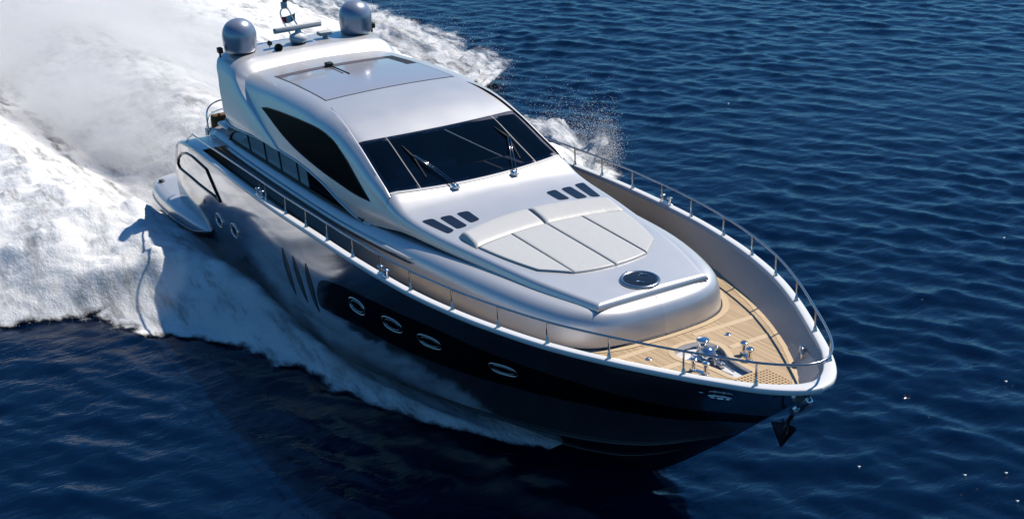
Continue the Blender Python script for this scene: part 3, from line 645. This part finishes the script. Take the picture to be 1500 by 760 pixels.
MB().box((0,0,.06),(.10,.10,.14),.015).build('post',M['lightgrey'],ga); MB().box((.03,-.03,.17),(.22,.32,.09),.02).build('case',M['lightgrey'],ga)
hn=empty('horn',(-7.12,-.72,4.74),yacht)
MB().lathe([(.10,.16),(.085,.13),(.05,.06),(.035,-.02),(.03,-.16)],(0,0,.1),(1,-.25,.05),n=20).build('trumpet',M['chrome'],hn)
MB().lathe([(.0,.09),(.088,.135)],(0,0,.1),(1,-.25,.05),n=20).build('mouth',M['black'],hn)
MB().tube([(0,0,0),(0,0,.09)],.02,8).build('post',M['chrome'],hn)
sl=empty('spotlight',(-7.25,-.86,4.74),yacht)
MB().tube([(0,0,0),(0,0,.14)],.015,8).build('post',M['chrome'],sl); MB().lathe([(0,-.06),(.05,-.04),(.06,.05),(.05,.06),(0,.06)],(0,0,.18),(1,-.2,0),n=14).build('lamp_housing',M['dark'],sl)
ms=empty('light_mast',(-7.95,-.08,4.70),yacht)
MB().tube(smooth_path([(0,.28,0),(0,.1,.08),(-.02,-.02,.32),(-.04,-.12,.55),(-.05,-.13,.72),(-.05,-.06,.80)],6),.02,8).build('frame_tube',M['chrome'],ms)
MB().tube(smooth_path([(.15,.34,0),(.1,.24,.3),(0,.14,.55),(-.04,.06,.75),(-.05,.0,.80)],6),.02,8).build('frame_tube',M['chrome'],ms)
MB().box((-.05,-.03,.86),(.12,.13,.16),.02).build('bracket',M['lightgrey'],ms)
MB().lathe([(.05,.92),(.06,.95),(.06,1.12),(.05,1.15),(.05,1.3),(0,1.32)],(-.05,-.0,0),n=16).build('navigation_light',M['dark'],ms)
# flag hanging in the mast frame
fg=MB()
for i,(k,) in enumerate(((0,),(1,),(2,))):
    a,b=i/3,(i+1)/3
    g=np.array([[(-7.97+.03*math.sin(9*u+3*v)*.5,-.20+.34*u+.0*v,5.30-.17*v+.05*u-.10*u*(1-u)) for v in np.linspace(0,1,6)] for u in np.linspace(a,b,6)])
    fg.grid(g,mi=i)
tag(fg.build('courtesy_flag',[M['red'],M['flagwhite'],M['green']],None),'small red, white and green flag hanging in the mast above the roof','flag')
# --- sun pad on the foredeck ---
pad=tag(empty('sun_pad',(4.2,0,3.55)),'pale grey cushioned sun pad with a raised headrest on the foredeck','sun pad')
po=Vector((4.2,0,3.55))
front=lambda y: 5.47-.21*(y/1.0)**2
def back(y): return 3.27+.085*(y/1.0)**2
def side_lim(x): return float(pch(x,[3.3,3.9,4.5,5.0,5.47],[1.60,1.50,1.36,1.20,1.0]))
def eased(n): 
    t=np.linspace(-1,1,n); return np.sign(t)*(1-(1-abs(t))**2.0)*.5+.5
def cushion(y0,y1,hgt=.035):
    rows=[]
    for u in eased(19):
        row=[]
        for v in eased(27):
            yy=y0+(y1-y0)*u; xb,xf=back(yy),front(yy); x=xb+(xf-xb)*v
            lim=side_lim(x)-.01
            k=1.0
            if abs(y0)>lim or abs(y1)>lim or max(abs(y0),abs(y1))>1.4:
                sgn=1 if y0+y1>0 else -1; inn=min(abs(y0),abs(y1)); yy=sgn*(inn+(min(max(abs(y0),abs(y1)),lim)-inn)*(u if sgn>0 else 1-u))
                if lim<inn: yy=sgn*inn
                xf2=front(yy); x=min(x,xf2)
            du=min(u,1-u)*abs(y1-y0); dv=min(v,1-v)*(xf-xb)
            e_=lambda d: 1-(1-min(d/.03,1))**2.2
            z=top_z(x,yy)+.005+hgt*min(e_(du),e_(dv))*(1+.12*math.sin(math.pi*u)*math.sin(math.pi*v))
            row.append(tuple(Vector((x,yy,z))-po))
        rows.append(row)
    return np.array(rows)
for y0,y1 in ((-1.62,-.785),(-.775,-.005),(.005,.735),(.745,1.62)):
    MB().grid(cushion(y0,y1)).build('cushion',M['vinyl'],pad)
for s in (-1,1):
    rows=[]
    for k in eased(24):
        y=s*(.006+(1.60-.006)*k); row=[]
        xb=2.52+.125*y*y; xf=back(y)-.012+.03*max(0,abs(y)-1.3)
        for v in eased(24):
            x=xb+(xf-xb)*v
            prof=float(pch(v,[0,.05,.15,.3,.6,.9,1],[.0,.05,.10,.125,.10,.055,.02]))
            e_=1-(1-min(min(k,1-k)*1.6/.05,1))**2.2 if k<.98 else 1-(1-min((1-k)*1.6/.07,1))**2.2
            row.append(tuple(Vector((x,y,top_z(x,y)+.005+prof*e_))-po))
        rows.append(row)
    MB().grid(np.array(rows),flip=s<0).build('headrest',M['vinyl'],pad)
# ================= sea, wake and spray =================
rng=np.random.default_rng(7)
class Noise2:
    """periodic smooth value noise on a grid, cubic-interpolated"""
    def __init__(s,seed,n=64): s.g=np.random.default_rng(seed).random((n,n))*2-1; s.n=n
    def __call__(s,x,y):
        xi=np.floor(x).astype(int); yi=np.floor(y).astype(int); fx=x-xi; fy=y-yi
        fx=fx*fx*fx*(fx*(fx*6-15)+10); fy=fy*fy*fy*(fy*(fy*6-15)+10); n=s.n; g=s.g
        a=g[xi%n,yi%n]*(1-fx)+g[(xi+1)%n,yi%n]*fx; b=g[xi%n,(yi+1)%n]*(1-fx)+g[(xi+1)%n,(yi+1)%n]*fx
        return a*(1-fy)+b*fy
def fbm(x,y,seed,oct=5,gain=.5,lac=2.03):
    v=0;a=1;t=0
    for k in range(oct): v=v+a*Noise2(seed+k)(x+17.3*k,y-9.1*k); t+=a; a*=gain; x=x*lac; y=y*lac
    return v/t
def waves(X,Y):
    """sum of wind waves: height and sideways displacement"""
    r=np.random.default_rng(3); H=np.zeros_like(X); DX=np.zeros_like(X); DY=np.zeros_like(X)
    N=170
    for i in range(N):
        lam=math.exp(r.uniform(math.log(.28),math.log(2.2))); th=R(-57)+r.normal(0,.55); k=2*math.pi/lam
        slope=.0175*min(1,(.8/lam)**.8)*r.uniform(.5,1.4)
        a=slope/k; ph=r.uniform(0,2*math.pi); c,s_=math.cos(th),math.sin(th)
        p=k*(c*X+s_*Y)+ph; H+=a*np.cos(p); sn=np.sin(p); DX-=.9*a*c*sn; DY-=.9*a*s_*sn
    return H,DX,DY
SX0,SX1,SY0,SY1,SD=-58.,30.,-30.,50.,.12
gx=np.arange(SX0,SX1+1e-6,SD); gy=np.arange(SY0,SY1+1e-6,SD)
X,Y=np.meshgrid(gx,gy,indexing='ij'); H,DX,DY=waves(X,Y)
patchy=1+.75*fbm(X/6,Y/9,40,4)
fade=np.clip(np.minimum(np.minimum(X-SX0,SX1-X),np.minimum(Y-SY0,SY1-Y))/3,0,1)
P=np.stack([X+DX*fade*patchy,Y+DY*fade*patchy,H*fade*patchy],-1)
n_,m_=X.shape
idx=np.arange(n_*m_).reshape(n_,m_); F=np.stack([idx[:-1,:-1],idx[1:,:-1],idx[1:,1:],idx[:-1,1:]],-1).reshape(-1,4)
def np_mesh(name,V,F,m,parent=None):
    me=bpy.data.meshes.new(name); V=np.asarray(V,np.float32).reshape(-1,3); k=F.shape[1]
    me.vertices.add(len(V)); me.vertices.foreach_set('co',V.ravel()); me.loops.add(F.size); me.loops.foreach_set('vertex_index',F.ravel().astype(np.int32))
    me.polygons.add(len(F)); me.polygons.foreach_set('loop_start',np.arange(0,F.size,k,dtype=np.int32)); me.polygons.foreach_set('use_smooth',np.ones(len(F),bool))
    me.update(calc_edges=True); me.validate(); return link(name,me,m,parent)
far=8000.
V=P.reshape(-1,3); b=len(V)
ring=[(SX0,SY0),(SX1,SY0),(SX1,SY1),(SX0,SY1)]
V=np.vstack([V,[(x,y,0) for x,y in ((-far,-far),(far,-far),(far,far),(-far,far))]])
cor=[idx[0,0],idx[-1,0],idx[-1,-1],idx[0,-1]]
F=np.vstack([F,[[b+i,b+(i+1)%4,cor[(i+1)%4],cor[i]] for i in range(4)]])
sm=mat('sea_water',(.0004,.0070,.030),.05,ior=1.333); n,l,bs=nodes(sm)
bs.inputs['Subsurface Weight'].default_value=1.0; bs.inputs['Subsurface Radius'].default_value=(1,1,1); bs.inputs['Subsurface Scale'].default_value=1.5
tc=n.new('ShaderNodeTexCoord'); bp=None
prev=None
for sc_,dist,rot in ((.9,.03,-50),(2.6,.018,-57),(6.5,.012,-40),(15,.005,-70)):
    mp=n.new('ShaderNodeMapping'); mp.inputs['Rotation'].default_value=(0,0,R(-rot)); mp.inputs['Scale'].default_value=(1,.42,1)
    no=n.new('ShaderNodeTexNoise'); no.inputs['Scale'].default_value=sc_; no.inputs['Detail'].default_value=3; no.inputs['Distortion'].default_value=.6
    bpn=n.new('ShaderNodeBump'); bpn.inputs['Distance'].default_value=dist; bpn.inputs['Strength'].default_value=1
    l.new(tc.outputs['Object'],mp.inputs[0]); l.new(mp.outputs[0],no.inputs[0]); l.new(no.outputs[0],bpn.inputs['Height'])
    if prev: l.new(prev.outputs[0],bpn.inputs['Normal'])
    prev=bpn
l.new(prev.outputs[0],bs.inputs['Normal'])
sea=tag(np_mesh('sea',V,F,sm),kind='structure')
# ---- foam sheet of the wake ----
FD=.085
fx_=np.arange(-52,5.0,FD); fy_=np.arange(-16,16+1e-6,FD); X,Y=np.meshgrid(fx_,fy_,indexing='ij')
def edge_at(x): return pch(x,[-52,-30,-16,-11,-8,-6.2,-5.4,-3.8,-2.7,.24,2.5,4.3,5.6],[11.2,10.8,10.6,10.0,9.0,8.2,6.4,5.4,4.5,3.5,2.6,1.5,.6])
def edge_port(x): return np.minimum(edge_at(x),pch(x,[-52,-17,-15.6,-14,-12.6,-10.5,-8,-6.2,-5.4,-4],[11.2,10.7,10.0,8.6,8.0,8.2,8.8,8.3,6.6,5.4]))
def hull_half(x): return pch(x,[-52,-8.8,-8.6,-5,-2,0,2,4,5.6,6.5],[0,0,2.8,2.8,2.75,2.62,2.2,1.55,.9,0])
def foam_fields(X,Y):
    A=abs(Y); E=np.where(Y>0,edge_port(X),edge_at(X)); hh=hull_half(X)
    wob=.25+fbm(X/2.6,Y/2.6,11,6,.62)*1.3*np.clip((6-X)/14,.12,1)
    d=E+wob-A                               # distance inside the edge
    inside=np.clip(d/np.where(X>-5.5,np.clip(.9-.05*(X+5),.45,.9),1.7*np.clip((6-X)/10,.25,1)),0,1)
    # thin dark gaps left behind the quarters
    gapc=3.15+.045*np.clip(-9-X,0,60)+.25*np.sin(X*.7)*np.clip((-10-X)/8,0,1)
    gw=np.clip(.36+.02*(-10-X),.25,1.0); gap=np.exp(-((A-gapc)/gw)**2)*np.clip((-8.6-X)/1.5,0,1)*np.clip((46+X)/10,0,1)
    gap*=.62+.9*fbm(X/1.6,Y/.35,21,4)
    m=inside*(1-.58*np.clip(gap,0,1)*(Y<0.)-.4*np.clip(gap,0,1)*(Y>=0))
    # gentle thinning far astern of the quarter, streaky
    return np.clip(m,0,1),d,E,hh,gap
m,d,E,hh,gap=foam_fields(X,Y)
A=abs(Y)
amp=pch(X,[-52,-30,-18,-11,-7,-4,-1.5,1,3.5,6],[.35,.5,.8,1.15,1.25,.95,.70,.42,.22,.06])
q=np.clip((A-hh)/np.maximum(E-hh,.2),0,1)
ridge=amp*np.sin(np.pi*np.clip(q,0,1)**.62)**1.1*np.where(X<-8.6,np.clip((A-3.2)/2.0,0,1),1)
aft=np.clip((-8.9-X)/4,0,1); plume=1.5*aft*np.exp(-(Y/2.3)**2)*np.clip((60+X)/45,0,1)
turb=fbm(X/2.2,Y/2.2,5,6,.55); fine=fbm(X/.5,Y/.5,31,4,.6)
hgt=(ridge+plume)*(1+.38*turb*np.where((X<-9.5)&(A<4.5),.25,1))+.10*fine*np.clip(ridge+plume,.1,1)+.02+.05*turb
hgt=hgt*np.clip(d/2.2,0,1)**1.1+.02
Hs,_,_=waves(X,Y); Z=np.maximum(hgt,-.02)+Hs*.7+.03
keep=(m>.02)&(A>hh-1.0)
n_,m2=X.shape; idx=np.arange(n_*m2).reshape(n_,m2); F=np.stack([idx[:-1,:-1],idx[1:,:-1],idx[1:,1:],idx[:-1,1:]],-1).reshape(-1,4)
F=F[keep.reshape(-1)[F].all(1)]; used=np.unique(F); re=-np.ones(n_*m2,int); re[used]=np.arange(len(used))
V=np.stack([X,Y,Z],-1).reshape(-1,3)[used]; F=re[F]; mv=m.reshape(-1)[used]
fm=bpy.data.materials.new('white_foam'); fm.use_nodes=True; n,l,bs=nodes(fm)
bs.inputs['Base Color'].default_value=(.90,.91,.92,1); bs.inputs['Roughness'].default_value=.9; bs.inputs['Specular IOR Level'].default_value=.15
at=n.new('ShaderNodeAttribute'); at.attribute_name='foam'
tc=n.new('ShaderNodeTexCoord'); no=n.new('ShaderNodeTexNoise'); no.inputs['Scale'].default_value=2.2; no.inputs['Detail'].default_value=10; no.inputs['Roughness'].default_value=.72
mp=n.new('ShaderNodeMapping'); mp.inputs['Scale'].default_value=(.6,1,1); l.new(tc.outputs['Object'],mp.inputs[0]); l.new(mp.outputs[0],no.inputs[0])
ad=n.new('ShaderNodeMath'); ad.operation='ADD'; l.new(at.outputs['Fac'],ad.inputs[0]); l.new(no.outputs[0],ad.inputs[1])
mr=n.new('ShaderNodeMapRange'); mr.interpolation_type='SMOOTHSTEP'; mr.inputs['From Min'].default_value=.76; mr.inputs['From Max'].default_value=1.12; l.new(ad.outputs[0],mr.inputs[0]); 
n3=n.new('ShaderNodeTexNoise'); n3.inputs['Scale'].default_value=1.5; n3.inputs['Detail'].default_value=9; n3.inputs['Roughness'].default_value=.7
m3=n.new('ShaderNodeMapping'); m3.inputs['Scale'].default_value=(.35,1.6,.8); l.new(tc.outputs['Object'],m3.inputs[0]); l.new(m3.outputs[0],n3.inputs[0])
r3=n.new('ShaderNodeMapRange'); r3.interpolation_type='SMOOTHSTEP'
for k_,v_ in (('From Min',.33),('From Max',.52),('To Min',.42),('To Max',1.0)): r3.inputs[k_].default_value=v_
l.new(n3.outputs[0],r3.inputs[0]); m4=n.new('ShaderNodeMath'); m4.operation='MULTIPLY'; l.new(mr.outputs[0],m4.inputs[0]); l.new(r3.outputs[0],m4.inputs[1]); l.new(m4.outputs[0],bs.inputs['Alpha'])
no2=n.new('ShaderNodeTexNoise'); no2.inputs['Scale'].default_value=3.2; no2.inputs['Detail'].default_value=8; no2.inputs['Roughness'].default_value=.7; l.new(mp.outputs[0],no2.inputs[0])
bpn=n.new('ShaderNodeBump'); bpn.inputs['Distance'].default_value=.05; bpn.inputs['Strength'].default_value=.45; l.new(no2.outputs[0],bpn.inputs['Height'])
n6=n.new('ShaderNodeTexNoise'); n6.inputs['Scale'].default_value=13; n6.inputs['Detail'].default_value=6; n6.inputs['Roughness'].default_value=.75; l.new(mp.outputs[0],n6.inputs[0]); b6=n.new('ShaderNodeBump'); b6.inputs['Distance'].default_value=.05; b6.inputs['Strength'].default_value=.7; l.new(n6.outputs[0],b6.inputs['Height']); l.new(bpn.outputs[0],b6.inputs['Normal']); l.new(b6.outputs[0],bs.inputs['Normal'])
foam=np_mesh('wake_foam',V,F,fm); a_=foam.data.attributes.new('foam','FLOAT','POINT'); a_.data.foreach_set('value',mv.astype(np.float32))
tag(foam,'churned white foam spreading behind and beside the yacht','foam',kind='stuff')
# ---- flying droplets along the spray edges, plus specks set as sun glints ----
def drops(name,N,seed,label):
    g=np.random.default_rng(seed); x=np.where(g.random(N)<.5,g.uniform(-10,-4.6,N),g.uniform(-34,-5,N)); sgn=np.where(g.random(N)<.92,1,-1)
    sgn=np.where(x>-5,1,sgn); E=np.where(sgn>0,edge_port(x),edge_at(x)); hh=hull_half(x); cl=fbm(x/1.3,sgn*20+0*x,71,4)*1.1
    t=g.random(N); off=g.normal(0,.22,N)+cl*.7-.1
    y=E+off*np.clip((6-x)/10,.15,1.1); z=np.abs(g.normal(0,.35,N))*np.clip((6-x)/8,.15,1.5)*np.clip(1.3-np.abs(off)*.4,.2,1.3)
    r=g.uniform(.003,.0075,N)*g.choice([1,1,1,1.7],N)
    T4=np.array([[1,1,1],[1,-1,-1],[-1,1,-1],[-1,-1,1]])/1.2; c=np.stack([x,y*sgn,z],-1); c[:7]=[(-9.74,14.89,.02),(7.67,7.58,.02),(8.45,3.05,.02),(9.66,4.34,.02),(10.0,4.97,.02),(10.72,4.43,.02),(2.6,13.2,.02)]; r[:7]=.026  # first seven: white specks standing in for sun glints on open water
    V=(c[:,None]+T4[None]*r[:,None,None]).reshape(-1,3); f=np.array([[0,1,2],[0,3,1],[0,2,3],[1,3,2]]); F=(np.arange(N)[:,None,None]*4+f[None]).reshape(-1,3)
    return tag(np_mesh(name,V,F,mat('droplet_and_glint_white',(.85,.87,.88),.6)),label,'spray',kind='stuff')
drops('spray_droplets_and_glints',22000,5,'fine white droplets thrown off the edges of the wake, and white specks set as sun glints')
# ---- mist hanging in the plume astern ----
mx_=np.linspace(-44,-9.6,70); my_=np.linspace(-1,1,31)
def plume_w(x): return pch(x,[-44,-30,-18,-12,-9.6],[5.5,5.2,3.9,2.6,1.6])
def plume_h(x): return pch(x,[-44,-30,-20,-14,-11,-9.6],[2.4,3.0,3.2,2.6,1.3,.5])
GX,GK=np.meshgrid(mx_,my_,indexing='ij'); GY=GK*plume_w(GX)[...]
GZ=plume_h(GX)*(1-GK**2)**.5*(1+.3*fbm(GX/3,GY/3,90,4))+.0
cl=np.clip((GX+44)/4,0,1)*np.clip((-9.6-GX)/.6,0,1); GZ=np.maximum(GZ*cl**.5,0)+.15
topg=np.stack([GX,GY+.12*(-12-GX)*0,GZ],-1); botg=np.stack([GX,GY,0*GX+.12],-1)
mb=MB().grid(topg).grid(botg,flip=True)
for e_ in (0,-1): mb.grid(np.stack([topg[e_],botg[e_]],0),flip=e_==0); mb.grid(np.stack([topg[:,e_],botg[:,e_]],1),flip=e_!=0)
vm_=bpy.data.materials.new('spray_mist'); vm_.use_nodes=True; n,l=vm_.node_tree.nodes,vm_.node_tree.links; n.clear()
out=n.new('ShaderNodeOutputMaterial'); pv=n.new('ShaderNodeVolumePrincipled'); pv.inputs['Color'].default_value=(.995,.997,1,1); pv.inputs['Anisotropy'].default_value=.2
tc=n.new('ShaderNodeTexCoord'); no=n.new('ShaderNodeTexNoise'); no.inputs['Scale'].default_value=.33; no.inputs['Detail'].default_value=3; no.inputs['Roughness'].default_value=.5
l.new(tc.outputs['Object'],no.inputs[0]); mr=n.new('ShaderNodeMapRange'); mr.interpolation_type='SMOOTHSTEP'
for k,v in (('From Min',.25),('From Max',.70),('To Min',0.0),('To Max',.8)): mr.inputs[k].default_value=v
l.new(no.outputs[0],mr.inputs[0])
sp=n.new('ShaderNodeSeparateXYZ'); l.new(tc.outputs['Object'],sp.inputs[0]); mz=n.new('ShaderNodeMapRange'); mz.interpolation_type='SMOOTHSTEP'
for k,v in (('From Min',.2),('From Max',3.2),('To Min',1.0),('To Max',0.05)): mz.inputs[k].default_value=v
l.new(sp.outputs['Z'],mz.inputs[0]); mu=n.new('ShaderNodeMath'); mu.operation='MULTIPLY'; l.new(mr.outputs[0],mu.inputs[0]); l.new(mz.outputs[0],mu.inputs[1])
l.new(mu.outputs[0],pv.inputs['Density']); l.new(pv.outputs[0],out.inputs['Volume'])
tag(mb.build('spray_mist',vm_,None),'soft white mist of spray hanging in the wake behind the stern','mist',kind='stuff')
sc.cycles.volume_step_rate=2.0; sc.cycles.volume_max_steps=128

# ---- sheets of spray thrown up and out along both edges: ragged, full of holes ----
sm_=fm.copy(); sm_.name='spray_white'; sm_.node_tree.nodes['Principled BSDF'].inputs['Base Color'].default_value=(.86,.88,.9,1)
for q in sm_.node_tree.nodes:
    if q.type=='TEX_NOISE' and abs(q.inputs['Scale'].default_value-2.2)<1e-3: q.inputs['Scale'].default_value=7.5; q.inputs['Roughness'].default_value=.85
    if q.type=='MAP_RANGE' and abs(q.inputs['To Min'].default_value-.42)<1e-3: q.inputs['To Min'].default_value=.15; q.inputs['From Min'].default_value=.40; q.inputs['From Max'].default_value=.60
    if q.type=='MAP_RANGE' and abs(q.inputs['From Min'].default_value-.76)<1e-3: q.inputs['From Min'].default_value=.78; q.inputs['From Max'].default_value=1.10
def sheet(s_,x0,x1,hgt,out,seed,back,label):
    cx=np.arange(x0,x1,.12); ck=np.linspace(0,1,26); GX,GK=np.meshgrid(cx,ck,indexing='ij')
    env=np.clip((x1-GX)/2.5,0,1)*np.clip((GX-x0)/4,0,1); nz=fbm(GX/1.6,GX*0+seed+GK*.8,seed,5,.6); pk=np.clip(.8+.8*nz,.2,2)
    sc_=np.clip((1.0-GX)/6,.18,1)
    y=(edge_port(GX) if s_>0 else edge_at(GX))-back*sc_+out*GK*sc_*(.7+.5*pk)+.25*fbm(GX/.7,GK*2.5,seed+9,4)*sc_
    z=.12+hgt*sc_*pk*GK**.85*(1-.25*GK)+.10*fbm(GX/.5,GK*4,seed+19,3)*sc_
    xx=GX-.9*GK*sc_*(.6+.5*nz)
    mk=np.clip(1.30-1.35*GK**1.3,0,1)*np.minimum(1,.25+env)*np.clip(env*3,0,1)*np.clip(GK/.12,.35,1)
    n1,n2=GX.shape; idx=np.arange(n1*n2).reshape(n1,n2); F=np.stack([idx[:-1,:-1],idx[1:,:-1],idx[1:,1:],idx[:-1,1:]],-1).reshape(-1,4)
    o=np_mesh('spray_sheet',np.stack([xx,s_*y,z],-1),F,sm_ if s_>0 else fm); at_=o.data.attributes.new('foam','FLOAT','POINT'); at_.data.foreach_set('value',mk.ravel().astype(np.float32))
    return tag(o,label,'spray',kind='stuff')
sheet(1,-33,-14.2,.85,1.5,101,1.3,'ragged white sheet of spray peeling off the far side of the wake')
sheet(1,-30,-13.5,.55,2.0,131,1.0,'low outer spray skipping over the blue water beyond the far rail')
sheet(1,-13.0,-5.0,1.25,1.1,151,.9,'tall white spray rising beyond the cabin and the far rail')

cx=np.linspace(-13,2.5,70); ck=np.linspace(0,1,15); GX,GK=np.meshgrid(cx,ck,indexing='ij')
ya=np.maximum(hull_half(GX),2.0*np.clip((3-GX)/2,0,1))+.05; yb_=edge_at(GX)-.25
GY=-(ya+(yb_-ya)*GK)+0*GX; top_=.12+pch(GX,[-13,-9,-6,-3,0,2.5],[.5,1.25,1.35,1.0,.6,.15])*np.sin(np.pi*(.12+.86*GK))**.7*(1+.4*fbm(GX/1.1,GY/1.1,66,5))
tp=np.stack([GX,GY,top_],-1); bt=np.stack([GX,GY,0*GX+.05],-1)
mb=MB().grid(tp).grid(bt,flip=True)
for e_ in (0,-1): mb.grid(np.stack([tp[e_],bt[e_]],0)); mb.grid(np.stack([tp[:,e_],bt[:,e_]],1))
cm=vm_.copy(); cm.name='side_mist'
for q in cm.node_tree.nodes:
    if q.type=='TEX_NOISE': q.inputs['Scale'].default_value=.8
    if q.type=='MAP_RANGE' and abs(q.inputs['From Max'].default_value-3.2)<1e-3: q.inputs['From Max'].default_value=1.6
    if q.type=='MAP_RANGE' and abs(q.inputs['To Max'].default_value-.8)<1e-3: q.inputs['To Max'].default_value=.5
tag(mb.build('side_mist',cm,None,smooth_angle=60),'soft bluish mist of spray in the shade along the near side of the hull','mist',kind='stuff')
